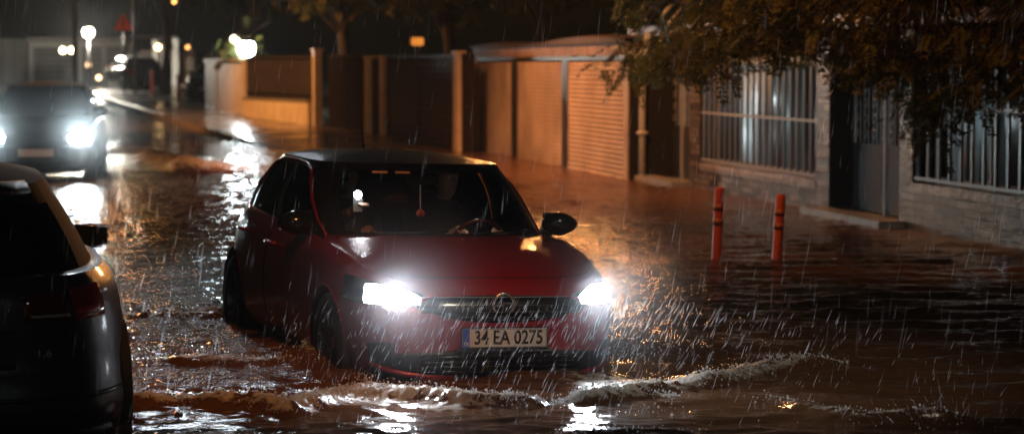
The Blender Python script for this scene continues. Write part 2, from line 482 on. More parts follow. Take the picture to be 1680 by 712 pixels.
def mirror(cs, root, sd, mcap, x=.60, z=.965, mg=None):
    m = empty('wing_mirror', (0, 0, 0), parent=root)
    b = MB(); bm = bmesh.new(); bmesh.ops.create_uvsphere(bm, u_segments=20, v_segments=14, radius=1)
    for v in bm.verts:
        c = v.co.copy(); X = c.x*.085; Y = c.y*.125; Z = c.z*.078
        if c.x < -.2: X = -.2*.085+(c.x+.2)*.02
        Z *= 1-.25*max(0, sd*c.y); v.co = Vector((x+X+.02, sd*.885+Y+sd*.0, z+Z+.01))
    b.bm(bm); b.build('mirror_housing', mcap, m, True, 50)
    g = MB(); P_ = [[Vector((x-.018, sd*.885+a*.105, z+.01+c*.062*(1-.2*sd*a))) for c in (-1, -.5, 0, .5, 1)] for a in (-1, -.5, 0, .5, 1)]
    g.grid(P_); g.build('mirror_glass', mg or M['mirror'], m, True)
    a = MB(); a.tube([(x+.02, sd*.755, z-.05), (x+.02, sd*.82, z-.045), (x+.02, sd*.86, z-.02)], [.03, .026, .03], 10); a.build('mirror_arm', M['plastic'], m, True)
    return m

def orient(o, c=(0, 0, .6)):
    """turn the faces of a panel away from the middle of its car"""
    me = o.data; bm = bmesh.new(); bm.from_mesh(me); c = Vector(c)
    for f in bm.faces:
        q = Vector((c.x + max(-1.2, min(1.2, f.calc_center_median().x)), c.y, c.z))
        if f.normal.dot(f.calc_center_median()-q) < 0: f.normal_flip()
    bm.to_mesh(me); bm.free()

def text_mesh(s, size, depth, matr, name, parent, M4, sx=1.0, bold=.0):
    cu = bpy.data.curves.new(name, 'FONT'); cu.body = s; cu.size = size; cu.extrude = depth; cu.align_x = 'CENTER'; cu.align_y = 'CENTER'; cu.offset = bold
    cu.resolution_u = 3
    t = bpy.data.objects.new(name, cu); COL.objects.link(t)
    dg = bpy.context.evaluated_depsgraph_get(); me = bpy.data.meshes.new_from_object(t.evaluated_get(dg))
    bpy.data.objects.remove(t); me.materials.clear(); me.materials.append(matr)
    for v in me.vertices: v.co = M4 @ Vector((v.co.x*sx, v.co.y, v.co.z))
    o = bpy.data.objects.new(name, me); COL.objects.link(o); o.parent = parent
    return o

def wheels(cs, root, rim, spokes=5):
    for x in (cs.axf, cs.axr):
        for sd in (-1, 1): make_wheel(root, x, sd*(cs.w(.5)-.118), sd, cs, rim, spokes)

def arch_lips(cs, root, m):
    for x in (cs.axf, cs.axr):
        for sd in (-1, 1):
            pts = []
            for k in range(29):
                a = -.15+(PI+.3)*k/28; px = x+cs.ra*math.cos(a); pz = cs.wr+cs.ra*math.sin(a)
                if pz < cs.z0+.0: continue
                p = cs.BZ(cs.bx(px, sd), min(pz, cs.zb(px)-.01)); pts.append((px, p.y-sd*.004, pz))
            MB().tube(pts, .011, 6).build('arch_lip', m, root, True)

# ---------------- the red hatchback -------------------------------------------------
CAR_X, CAR_Y, CAR_YAW = -0.750, 14.584, 0.3455
red = empty('hatchback_car', (CAR_X, CAR_Y, 0), rot=(-.030, .010, math.atan2(-math.cos(CAR_YAW), math.sin(CAR_YAW))),
            label='dark red hatchback with a black roof and glaring white headlights driving through the flood', cat='car')
cs = CarShape()
make_shell(cs, red, dict(body=M['red'], roof=M['black_paint'], pillar=M['black_paint']))
wheels(cs, red, M['alloy_dark']); arch_lips(cs, red, M['red'])
# side window surround in body colour along the roof arc
for sd in (-1, 1):
    pts = [cs.G(cs.gx(xx, t, sd), t, .004) for xx, t in ((.70, .03), (.50, .22), (.33, .45), (.18, .68), (.03, .86), (-.12, .93), (-.4, .955), (-.8, .95), (-1.02, .88), (-1.22, .55), (-1.36, .10))]
    MB().tube(pts, [.008, .010, .012, .013, .013, .013, .013, .013, .013, .013, .012], 8).build('window_surround', M['red'], red, True)
    mirror(cs, red, sd, M['gloss_black'], .56, 1.0)
# grille band, lower intake, bumper trims
gz = lambda f: .605 - .0*f
def band(cs_, root, name, y0, y1, lo_, hi_, off, m, n=40, mm=8):
    p = patch(cs_, cs_.by(y0), cs_.by(y1), lo_, hi_, off, n, mm).build(name, m, root, True); return p
gr = band(cs, red, 'grille', -.60, .60, lambda f: .655-.11*(1-abs(2*f-1)**2.6), lambda f: .675+.022*(1-abs(2*f-1)**2), .012, M['gloss_black'])
for zz in (.575, .605, .64):
    MB().tube([cs.BZ(cs.by(y), zz, .016) for y in lin(-.40 if zz < .6 else -.5, .40 if zz < .6 else .5, 20)], .0035, 6).build('grille_bar', M['plastic'], gr, True)
MB().tube([cs.BZ(cs.by(y), .688, .018) for y in lin(-.55, .55, 24)], .004, 6).build('grille_trim', M['alloy'], gr, True)
ik = band(cs, red, 'lower_intake', -.76, .76, lambda f: .20, lambda f: .385-.05*abs(2*f-1)**4, .008, M['plastic'])  # black carried to the corners stands in for shade on the lower bumper
for zz in (.26, .29, .32, .35):
    MB().tube([cs.BZ(cs.by(y), zz, .014) for y in lin(-.5, .5, 20)], .006, 6).build('intake_bar', M['gloss_black'], ik, True)
for sd in (-1, 1):
    p = patch(cs, cs.by(sd*.64), cs.bx(1.80, sd), lambda f: .28, lambda f: .43-.02*f, .008, 16, 6).build('corner_vent', M['plastic'], red, True)
    MB().tube([cs.BZ(cs.by(sd*.645), z, .01) for z in lin(.29, .43, 5)], .012, 6).build('vent_fin', M['alloy_dark'], p, True)
    # splitter lip catching light just above the water
    MB().tube([cs.BZ(cs.by(sd*y), z, .018) for y, z in ((.30, .222), (.45, .228), (.58, .24), (.68, .262), (.75, .29))], [.012, .016, .018, .018, .012], 8).build('bumper_lip', M['red'], red, True)
    # headlights
    hl = empty('headlight', (0, 0, 0), parent=red)
    a0, a1 = cs.by(sd*.46), cs.bx(1.52, sd)
    patch(cs, a0, a1, lambda f: .640-.012*f, lambda f: .69+.09*f**.7, .006, 24, 8).build('headlight_housing', M['gloss_black'], hl, True)
    b0, b1 = cs.by(sd*.49), cs.bx(1.76, sd)
    HL = patch(cs, b0, b1, lambda f: .635+.006*(1-f), lambda f: .675+.072*min(1, f*1.9)**.7, .014, 20, 8).build('headlight_lens', emit('headlight_glow', (.86, .93, 1.0), 12), hl, True)
    L = bpy.data.lights.new('headlight_beam', 'SPOT'); L.energy = 200; L.specular_factor = .003; L.color = (.86, .92, 1); L.spot_size = math.radians(100); L.spot_blend = .9; L.shadow_soft_size = .05
    lo = bpy.data.objects.new('headlight_beam', L); COL.objects.link(lo); lo.parent = hl
    lo.location = cs.BZ(cs.by(sd*(.66 if sd < 0 else .58)), .705, .025); lo.rotation_euler = (0, math.radians(-90+6), 0)
    # small brackets of trim beside each lamp
    MB().tube([cs.BZ(cs.by(sd*.50), .672, .014), cs.BZ(cs.by(sd*.43), .69, .016)], .007, 6).build('headlight_trim', M['red'], hl, True)
# emblem: a ring with a bolt through it
em = empty('emblem', parent=red)
pc = cs.BZ(cs.by(0), .665, .03); ring = []
mb = MB()
for k in range(36):
    a = 2*PI*k/36; rr = []
    for q in range(10):
        b = 2*PI*q/10; R_ = .062+.010*math.cos(b); rr.append(Vector((pc.x+.010*math.sin(b)+.004, R_*math.cos(a), .648+R_*math.sin(a))))
    ring.append(rr+[rr[0]])
mb.grid(ring, closed_u=True).build('ring', M['chrome'], em, True)
bz = [(.075, .008), (.012, .016), (.012, -.002), (-.075, -.008), (-.012, -.016), (-.012, .002)]
bm_ = MB(); v0 = [(pc.x+.006, y, .648+z) for y, z in bz]; v1 = [(pc.x+.016, y, .648+z) for y, z in bz]
bm_.add(v0+v1, [tuple(range(5, -1, -1)), tuple(range(6, 12))]+[(i, (i+1) % 6, 6+(i+1) % 6, 6+i) for i in range(6)]); bm_.build('bolt', M['chrome'], em)
# number plate
def number_plate(root, x, z, tilt, s, flip=1, W=.52, Hh=.112):
    pl = empty('number_plate', (x, 0, z), parent=root, rot=(0, tilt, 0 if flip > 0 else PI))
    MB().box(0, .006, -W/2-.008, W/2+.008, -Hh/2-.008, Hh/2+.008, 0, .003).build('plate_holder', M['plastic'], pl)
    MB().box(.0055, .0095, -W/2, W/2, -Hh/2, Hh/2, 0, .0015).build('plate_face', M['plate'], pl)
    # y runs to the car's left, which a viewer in front sees on the right
    MB().box(.0088, .0112, -W/2+.001, -W/2+.042, -Hh/2+.001, Hh/2-.001).build('country_band', M['plate_blue'], pl)
    R4 = Matrix(((0, 0, 1, 0), (1, 0, 0, 0), (0, 1, 0, 0), (0, 0, 0, 1)))
    text_mesh(s, .113, .0012, M['plate_ink'], 'plate_number', pl, Matrix.Translation((.0105, .022, 0)) @ R4, .80, .0022)
    text_mesh('TR', .030, .0008, M['plate'], 'country_code', pl, Matrix.Translation((.0118, -W/2+.021, -Hh/2+.022)) @ R4, .9, .0006)
    bd = MB()
    for (a, b, c, d) in ((-W/2+.004, W/2-.004, Hh/2-.006, Hh/2-.003), (-W/2+.004, W/2-.004, -Hh/2+.003, -Hh/2+.006), (W/2-.007, W/2-.004, -Hh/2+.0065, Hh/2-.0065)):
        bd.box(.0092, .0106, a, b, c, d)
    bd.build('plate_border', M['plate_ink'], pl)
    return pl
number_plate(red, 2.045, .458, -.03, '34 EA 0275')
MB().box(1.99, 2.05, -.30, .30, .376, .392, 0, .004).build('plate_shelf', M['alloy_dark'], red)
# antenna, wipers, pale orange windscreen patches
MB().tube([(-1.02, 0, 1.425), (-1.04, 0, 1.45), (-1.14, 0, 1.70)], [.012, .006, .003], 6).build('antenna', M['plastic'], red, True)
for y0, y1, bx_ in ((-.10, .52, 0), (-.62, -.02, 0)):
    pts = []
    for i in range(9):
        yy = y0+(y1-y0)*i/8; t = .10+.045*i/8; fy = yy/cs.wg(t); p = cs.G(cs.gy(fy), t, .014); pts.append(p)
    w = MB().tube(pts, .006, 6).build('wiper', M['plastic'], red, True)
    MB().tube([pts[3], cs.G(cs.gy(pts[0].y/cs.wg(.03)*.9), .05, .02)], .007, 6).build('wiper_arm', M['plastic'], w, True)
for k, yy in enumerate((-.33, -.18)):
    t0, t1 = .865, .893; mb = MB(); mb.grid([[cs.G(cs.gy((yy+(.10*i/4))/cs.wg(.88)), t, .004) for t in (t0, t1)] for i in range(5)])
    mb.build('windscreen_patch', simple('patch_orange', (.80, .42, .28), .4), red)
# cabin
cb = MB(); cb.box(.62, 1.0, -.66, .66, .55, .90, 0, .05); cb.box(-1.5, .7, -.70, .70, .28, .34); cb.build('dashboard', M['cabin'], red, True, 40)
for sd in (-1, 1):
    st = empty('seat', (0, 0, 0), parent=red)
    s_ = MB(); s_.box(-.25, .28, sd*.36-.24, sd*.36+.24, .42, .56, 0, .05); s_.build('cushion', M['seat'], st, True, 50)
    s_ = MB(); s_.box(-.06, .08, -.24, .24, -.02, .58, 0, .05)
    bk = s_.build('backrest', M['seat'], st, True, 50); bk.location = (-.26, sd*.36, .52); bk.rotation_euler = (0, -.30, 0)
    s_ = MB(); s_.box(-.05, .05, -.13, .13, 0, .19, 0, .04); hr = s_.build('headrest', M['seat'], st, True, 50); hr.location = (-.47, sd*.36, 1.12); hr.rotation_euler = (0, -.15, 0)
rs = MB(); rs.box(-1.25, -1.1, -.58, .58, .5, 1.02, 0, .05); rs.build('rear_seat', M['seat'], red, True, 50)
sw = empty('steering_wheel', (.45, .36, .86), parent=red, rot=(0, -1.12, 0))
mb = MB(); rg = []
for k in range(40):
    a = 2*PI*k/40; rr = [Vector(((.18+.016*math.cos(b))*math.cos(a), (.18+.016*math.cos(b))*math.sin(a), .016*math.sin(b))) for b in [2*PI*q/8 for q in range(9)]]; rg.append(rr)
mb.grid(rg, closed_u=True).build('wheel_rim', simple('red_leather', (.10, .02, .015), .4), sw, True)
MB().lathe([(.001, .02), (.06, .015), (.07, -.02), (.001, -.03)], 'z', 20).box(-.17, .17, -.018, .018, -.01, .006).build('wheel_hub', M['cabin'], sw, True, 40)
rv = MB(); rv.box(.36, .39, -.11, .11, 1.245, 1.305, 0, .012); rv.tube([(.37, 0, 1.30), (.34, 0, 1.37)], .008, 6); rv.build('rear_view_mirror', M['gloss_black'], red, True, 40)
# tail lamps (seen only from behind)
for sd in (-1, 1):
    pA = cs.by(sd*.50, False); pB = cs.bx(-1.70, sd)
    if sd < 0: pA %= 2*PI; pB %= 2*PI
    patch(cs, pA, pB, lambda f: .74, lambda f: .90, .012, 16, 6).build('tail_light', emit('tail_glow', (1, .04, .02), 1.6), red, True)
for o in [x for x in COL.objects if x.parent == red and x.type == 'MESH' and x.name.split('.')[0] in ('windscreen', 'side_window', 'rear_window', 'body', 'door', 'bonnet', 'roof', 'pillars')]: orient(o)

# people inside --------------------------------------------------------
def remesh(o, vs=.012):
    md = o.modifiers.new('r', 'REMESH'); md.mode = 'VOXEL'; md.voxel_size = vs
    sm = o.modifiers.new('s', 'SMOOTH'); sm.iterations = 4; sm.factor = .5
    dg = bpy.context.evaluated_depsgraph_get(); me = bpy.data.meshes.new_from_object(o.evaluated_get(dg))
    o.modifiers.clear(); o.data = me
    for p in me.polygons: p.use_smooth = True
def limb(mb, pts, rs): mb.tube(pts, rs, 12); [mb.sphere(p, r*1.0, 12) for p, r in zip(pts, rs)]
def hand(mb, base, d, up, s=1.0, curl=.6):
    """palm and five bent fingers pointing along d, palm side towards -up"""
    d = Vector(d).normalized(); up = Vector(up).normalized(); sd = d.cross(up)
    base = Vector(base); mb.sphere(base+d*.045, .04*s, 12, 0, (1, 1, .75)); 
    mb.tube([base-d*.02, base+d*.03, base+d*.085], [.028, .036, .036], 10)
    for k, ln in enumerate((.062, .072, .068, .052)):
        o = base+d*.085+sd*(k-1.5)*.021; p = [o]; dd = d.copy()
        for q in range(3):
            dd = (dd-up*curl*.7).normalized(); p.append(p[-1]+dd*ln*(.45, .32, .25)[q])
        mb.tube(p, [.0105, .010, .009, .008], 8); mb.sphere(p[-1], .008, 8)
    o = base+d*.02-sd*.034; mb.tube([o, o-sd*.03+d*.025-up*.01, o-sd*.03+d*.06-up*.03], [.014, .012, .010], 8)
def person(loc, rz, label, head_turn, handA, handB):
    r = empty('person', loc, rz, label, 'person')
    r.rotation_euler = (red.rotation_euler.x, red.rotation_euler.y, rz)
    b = MB()   # seated: hip at origin, x forward
    limb(b, [(0, 0, .05), (-.06, 0, .28), (-.10, 0, .46)], [.155, .15, .15])
    b.sphere((-.10, .13, .48), .085, 14); b.sphere((-.10, -.13, .48), .085, 14); b.sphere((-.07, 0, .40), .16, 16, 0, (.8, 1.15, 1))
    limb(b, [(-.10, 0, .52), (-.085, 0, .64)], [.06, .055])
    for s in (-1, 1):
        limb(b, [(0, s*.09, 0), (.42, s*.13, .08), (.62, s*.13, -.30)], [.09, .07, .05])
        hp = Vector(handA if s > 0 else handB); sh = Vector((-.10, s*.20, .46)); el = (sh+hp)/2+Vector((-.02, s*.06, -.13))
        limb(b, [sh, el, hp], [.055, .042, .03])
        hand(b, hp, hp-el, (0, 0, 1) if s > 0 else (0, 0, 1))
    hc_ = Vector((-.06, 0, .76)); hd = MB(); hd.sphere((0, 0, 0), .1, 20, 0, (.98, .78, 1.2)); hd.sphere((.03, 0, -.06), .062, 14, 0, (1.05, .9, 1))
    hd.tube([(.092, 0, .012), (.118, 0, -.022)], [.009, .015], 8); hd.sphere((.095, 0, .03), .014, 8, 0, (1, 3.2, .6))
    hd.sphere((.098, 0, -.062), .012, 8, 0, (1, 2, .5)); hd.sphere((.082, 0, -.098), .022, 8); hd.sphere((0, .082, -.005), .024, 8, 0, (.7, .35, 1.2)); hd.sphere((0, -.082, -.005), .024, 8, 0, (.7, .35, 1.2))
    R_ = Matrix.Rotation(head_turn, 4, 'Z')
    b.add([tuple(R_ @ Vector(v)+hc_) for v in hd.v], hd.f, 1)
    n0 = len(b.f)
    o = b.build('body', [M['skin']], r, True); o.data.polygons.foreach_set('material_index', [0]*len(o.data.polygons)); remesh(o, .009)
    hr = MB(); hr.sphere((-.018, 0, .03), .112, 20, 0, (.98, .80, 1.05))
    hv = [(R_ @ Vector(v))+hc_ for v in hr.v]; keep = [i for i, v in enumerate(hr.v) if not (v[0] > .045 and v[2] < .085) and v[2] > -.05]
    ks = set(keep); h2 = MB(); h2.add(hv, [f for f in hr.f if all(i in ks for i in f)]); h2.build('hair', M['hair'], r, True)
    for s in (-1, 1): MB().sphere(tuple(R_ @ Vector((.088, s*.031, .008))+hc_), .011, 8).build('eye', simple('eye', (.5, .5, .48), .1), r, True)
    j = MB(); limb(j, [(0, 0, .04), (-.06, 0, .28), (-.10, 0, .47)], [.172, .166, .162])
    j.sphere((-.10, .14, .48), .097, 14); j.sphere((-.10, -.14, .48), .097, 14); j.sphere((-.07, 0, .40), .175, 16, 0, (.8, 1.15, 1))
    for s in (-1, 1):
        hp = Vector(handA if s > 0 else handB); sh = Vector((-.10, s*.20, .46)); el = (sh+hp)/2+Vector((-.02, s*.06, -.13))
        limb(j, [sh, el, el.lerp(hp, .85)], [.07, .055, .042])
        limb(j, [(0, s*.09, 0), (.42, s*.13, .08), (.62, s*.13, -.28)], [.10, .082, .062])
    jo = j.build('clothes', M['cloth'], r, True); remesh(jo, .012)
    return r
RZ = red.rotation_euler.z
bpy.context.view_layer.update()
def incar(p): return (Matrix.Translation(red.location) @ red.rotation_euler.to_matrix().to_4x4()) @ Vector(p)
person(incar((-.10, .34, .50)), RZ, 'person in dark clothes driving the red hatchback, both hands on the steering wheel', .15, (.50, .17, .43), (.50, -.13, .43))
person(incar((-.12, -.36, .50)), RZ, 'person in the front passenger seat of the red hatchback holding up a small bright light', -.1, (.22, .10, .40), (.34, -.06, .56))
ph = empty('phone', incar((.30, -.41, 1.13)), RZ, 'bright white light held up behind the windscreen of the red hatchback', 'phone')  # phone shape chosen for a bright spot of unclear source
MB().box(-.004, .004, -.036, .036, -.075, .075, 0, .003).build('case', M['gloss_black'], ph)
MB().lathe([(.001, .008), (.026, .008), (.028, .004)], 'x', 7, (0, .0, .04)).build('torch_light', emit('phone_light', (.92, .96, 1), 160), ph)
MB().box(.0042, .0052, -.032, .032, -.07, .015).build('screen', emit('phone_screen', (.6, .8, 1), .03), ph)
orn = empty('hanging_ornament', incar((.40, -.02, 1.245)), RZ, 'small red ornament on a pale cord hanging behind the windscreen of the red hatchback', 'ornament')
MB().tube([(0, 0, 0), (0, 0, -.16)], .004, 6).build('cord', simple('pale_cord', (.45, .42, .38), .7), orn)
MB().sphere((0, 0, -.185), .028, 12).build('ball', simple('ornament_red', (.55, .07, .03), .3), orn, True)
HAZE = .00022

# ================================================================== LIGHT, WORLD, CAMERA
w = bpy.data.worlds.new('World'); scene.world = w; w.use_nodes = True
nt = w.node_tree; bg = nt.nodes['Background']; sky = nt.nodes.new('ShaderNodeTexSky'); sky.sky_type = 'NISHITA'; sky.sun_disc = False
sky.sun_elevation = math.radians(4); sky.sun_rotation = math.radians(200)
nt.links.new(sky.outputs[0], bg.inputs[0]); bg.inputs[1].default_value = .0012
def lamp(kind, name, loc, col, e, size=.1, parent=None, aim=None, cone=None, blend=.6):
    L = bpy.data.lights.new(name, kind); L.color = col; L.energy = e
    if kind != 'SUN': L.shadow_soft_size = size
    else: L.angle = math.radians(8)
    o = bpy.data.objects.new(name, L); COL.objects.link(o); o.location = loc
    if cone: L.spot_size = math.radians(cone); L.spot_blend = blend
    if aim is not None: o.rotation_euler = (Vector(aim)-Vector(loc)).to_track_quat('-Z', 'Y').to_euler()
    if parent: o.parent = parent
    return o
# a trace of sky light through the rain cloud
lamp('SUN', 'moonlight', (0, 0, 30), (.75, .85, 1), .004, aim=(5, 10, 0))
cam = bpy.data.cameras.new('camera'); co = bpy.data.objects.new('camera', cam); COL.objects.link(co); scene.camera = co
co.location = (0, 0, H); co.rotation_euler = (PI/2-PITCH, 0, 0)
cam.sensor_width = 36; cam.lens = F/1680*36; cam.clip_end = 2000; cam.clip_start = .1
cam.dof.use_dof = True; cam.dof.focus_distance = 12.9; cam.dof.aperture_fstop = cam.lens/1000/.037; cam.dof.aperture_blades = 0
vs_ = scene.view_settings; vs_.view_transform = 'Standard'; vs_.look = 'None'; vs_.gamma = 1; vs_.exposure = 0
c = scene.cycles; c.use_denoising = True; c.max_bounces = 8; c.glossy_bounces = 4; c.transparent_max_bounces = 12; c.diffuse_bounces = 2; c.volume_bounces = 0
c.sample_clamp_indirect = 4; c.sample_clamp_direct = 0; c.caustics_reflective = False; c.caustics_refractive = False
c.use_adaptive_sampling = True; c.adaptive_threshold = .02
try: c.denoiser = 'OPENIMAGEDENOISE'
except Exception: pass

# ---------------- the dark car in the corner, seen from behind ------------------------
es = empty('parked_estate_car', (-3.25, 12.46, 0), math.radians(90+16), 'near black wet car seen from behind with unlit red tail lights, beside the red hatchback', 'car')
c2 = CarShape(nr=4.0, z0=.16,
    zb=spl([-2.1, -1.3, -.4, .3, .9, 1.3, 1.7, 1.9, 2.1], [.985, .99, .985, .96, .93, .885, .815, .765, .72]),
    ar=spl([0, .12, .22, .34, .5, .7, .85, 1.0], [2.06, 2.12, 2.16, 2.15, 2.10, 2.09, 2.08, 2.02]),
    af=spl([0, .12, .35, .55, .72, .88, 1.0], [2.0, 2.05, 2.10, 2.10, 2.07, 2.0, 1.93]),
    w=spl([0, .1, .2, .36, .55, .75, .9, 1.0], [.89, .945, .955, .935, .925, .905, .875, .815]),
    xf=spl([0, .5, 1], [1.15, .68, .28]), xr=spl([0, .5, .85, 1], [2.03, 1.84, 1.66, 1.60]), wg=spl([0, .5, 1], [.80, .685, .53]),
    zg0=.92, zg1=1.42, crown=.075, nrg=3.6, axf=1.28, axr=-1.30, rw_y=.83, rw_t=(.13, .80),
    glass_side=[((.56, .02), (-.30, -.33)), ((-.42, -.44), (-1.12, -1.0))], doors=[(.78, -.30), (-.32, -1.15)])
M['dull_roof'] = simple('dull_roof', (.010, .010, .011), .7, spec=.12)
M['tint2'] = glass_mat('light_tinted_glass', (.42, .46, .45), .02, 1.5)
make_shell(c2, es, dict(body=M['dark_paint'], roof=M['dull_roof'], pillar=M['dull_roof'], rear=M['tint2'], side=M['tint2'], nohandle=True))
wheels(c2, es, M['alloy'])
arch_lips(c2, es, M['dark_paint'])
for sd in (-1, 1): mirror(c2, es, sd, M['dark_paint'], .62, .97, M['gloss_black'])
w2 = lambda p: p % (2*PI)
for sd in (-1, 1):
    pa, pb = c2.by(sd*.585, False), c2.bx(-1.80, sd)
    if sd < 0: pa, pb = w2(pa), w2(pb)
    tl = empty('tail_light', parent=es)
    patch(c2, pa, pb, lambda f: .765+.01*f, lambda f: .925+.01*f, .014, 20, 8).build('outer_lens', M['tail'], tl, True)
    patch(c2, pa+(pb-pa)*.04, pa+(pb-pa)*.8, lambda f: .795, lambda f: .84, .0175, 14, 4).build('reflector', simple('tail_bright', (.5, .012, .012), .15, 0, 1), tl, True)
    pc_ = c2.by(sd*.34, False); pd = c2.by(sd*.565, False)
    if sd < 0: pc_, pd = w2(pc_), w2(pd)
    patch(c2, pc_, pd, lambda f: .775, lambda f: .905+.015*f, .014, 12, 8).build('inner_lens', M['tail_dark'], tl, True)
    patch(c2, pc_+(pd-pc_)*.06, pd, lambda f: .79, lambda f: .812, .0175, 10, 3).build('reversing_lens', M['clear'], tl, True)
# tailgate seam, bumper crease, plate recess, badge, spoiler, wiper
tg = MB()
for sd in (-1, 1):
    pts = []
    for z, y in ((.98, .60), (.93, .577), (.84, .574), (.76, .570), (.68, .545), (.60, .52), (.55, .48), (.525, .42), (.52, .2), (.518, 0)):
        ph_ = c2.by(sd*y, False); pts.append(c2.BZ(ph_, z, .001))
    tg.tube(pts, .0055, 6)
tg.build('tailgate_seam', M['cabin'], es, True)
bm2 = MB(); bm2.tube([c2.BZ(w2(c2.by(y, False)), .405, .004) for y in lin(-.80, .80, 40)], .012, 8); bm2.build('bumper_crease', M['dark_paint'], es, True)
b2 = MB(); b2.tube([c2.BZ(w2(c2.by(y, False)), .215, .004) for y in lin(-.74, .74, 40)], .022, 8); b2.build('bumper_strip', M['plastic'], es, True)
patch(c2, w2(c2.by(.285, False)), w2(c2.by(-.285, False)), lambda f: .55+.0*f, lambda f: .74, .004, 20, 4).build('plate_recess', M['cabin'], es, True)
bd_ = empty('badge', parent=es)
pb_ = c2.BZ(w2(c2.by(-.42, False)), .62, .006)
R5 = Matrix(((0, 0, -1, 0), (-1, 0, 0, 0), (0, 1, 0, 0), (0, 0, 0, 1)))
text_mesh('1.6', .052, .0025, M['chrome'], 'engine_badge', bd_, Matrix.Translation(pb_) @ R5, 1.2, .001)
sp = MB(); P_ = []
for i in range(25):
    f = -.72+1.44*i/24; a_ = c2.G(w2(c2.gy(f, False)), .90); b_ = c2.G(w2(c2.gy(f, False)), 1.0)
    P_.append([b_+Vector((.10, 0, .018)), b_+Vector((-.03, 0, .018)), a_+Vector((-.07, 0, .028)), a_+Vector((-.065, 0, .010)), a_+Vector((.0, 0, -.008))])
sp.grid(P_); sp.build('spoiler', M['dark_paint'], es, True, 50)
sh = MB(); sh.tube([c2.G(w2(c2.gy(f, False)), .115, .006) for f in lin(-.78, .78, 24)], .010, 8); sh.build('window_trim', M['gloss_black'], es, True)
MB().box(-1.2, -1.05, -.62, .62, .4, .98, 0, .05).build('rear_seat', M['seat'], es, True, 40)
for sd in (-1, 1):
    MB().box(-1.16, -1.08, sd*.38-.12, sd*.38+.12, .99, 1.15, 0, .035).build('headrest', M['seat'], es, True, 40)
    MB().box(-.35, -.25, sd*.36-.13, sd*.36+.13, 1.05, 1.28, 0, .035).build('headrest', M['seat'], es, True, 40)
for o in [x for x in COL.objects if x.parent == es and x.type == 'MESH' and x.name.split('.')[0] in ('windscreen', 'side_window', 'rear_window', 'body', 'door', 'bonnet', 'roof', 'pillars')]: orient(o)

# ---------------- far cars ----------------------------------------------------------
M['far_glass'] = simple('far_glass', (.02, .022, .024), .06, 0, .6)
def far_car(loc, yaw, label, paintm, lights=False, tall=1.0, group=None):
    r = empty('oncoming_car' if lights else 'parked_car', loc, yaw, label, 'car', group); r.scale = (1.05, 1.03, tall)
    cs_ = CarShape(nf=4.6)
    make_shell(cs_, r, dict(body=paintm, roof=M['dull_roof'], pillar=paintm, ws=M['far_glass'], side=M['far_glass'], rear=M['far_glass']), True)
    wheels(cs_, r, M['alloy_dark'])
    for sd in (-1, 1):
        mirror(cs_, r, sd, paintm, .56, 1.0)
        hl = empty('headlight', parent=r)
        lensm = emit('oncoming_beam', (.80, .97, 1.0), 700) if lights else M['clear']
        patch(cs_, cs_.by(sd*.50), cs_.bx(1.78, sd), lambda f: .61, lambda f: .69+.06*min(1, f*2), .014, 14, 6).build('headlight_lens', lensm, hl, True)
        if lights:
            L = bpy.data.lights.new('headlight_beam', 'SPOT'); L.energy = 260; L.specular_factor = .05; L.color = (.80, .96, 1); L.spot_size = math.radians(95); L.spot_blend = .9; L.shadow_soft_size = .06
            lo = bpy.data.objects.new('headlight_beam', L); COL.objects.link(lo); lo.parent = hl; lo.location = (2.12, sd*.64, .69); lo.rotation_euler = (0, math.radians(-90+5), 0)
        pA, pB = cs_.by(sd*.5, False), cs_.bx(-1.7, sd)
        if sd < 0: pA, pB = w2(pA), w2(pB)
        patch(cs_, pA, pB, lambda f: .72, lambda f: .88, .012, 10, 5).build('tail_light', M['tail'], r, True)
    band(cs_, r, 'grille', -.5, .5, lambda f: .54, lambda f: .66, .01, M['plastic'], 20, 4)
    band(cs_, r, 'lower_intake', -.6, .6, lambda f: .24, lambda f: .38, .008, M['plastic'], 20, 4)
    number_plate(r, 2.05, .46, -.02, '34') if False else MB().box(2.04, 2.055, -.26, .26, .41, .51).build('number_plate', M['plate'], r)
    return r
p_ = at(75, 215, 34.5)
far_car((p_.x-.35, 36.3, .12), math.radians(-90+7), 'oncoming dark car with two dazzling bluish white headlights in the flooded road', M['dark_paint'], True, 1.12)
g1 = hit(207, 152); far_car((g1.x, g1.y+1.6, terr(g1.y)), math.radians(90+25), 'dark parked car behind the warning sign at the far end of the street', M['black_paint'], tall=1.02, group='cars parked at the far end of the street')
g2 = hit(331, 168); far_car((g2.x+.35, g2.y+2.0, terr(g2.y)), math.radians(-90-4), 'dark parked car half hidden behind the orange lit garden wall', M['black_paint'], tall=1.02, group='cars parked at the far end of the street')

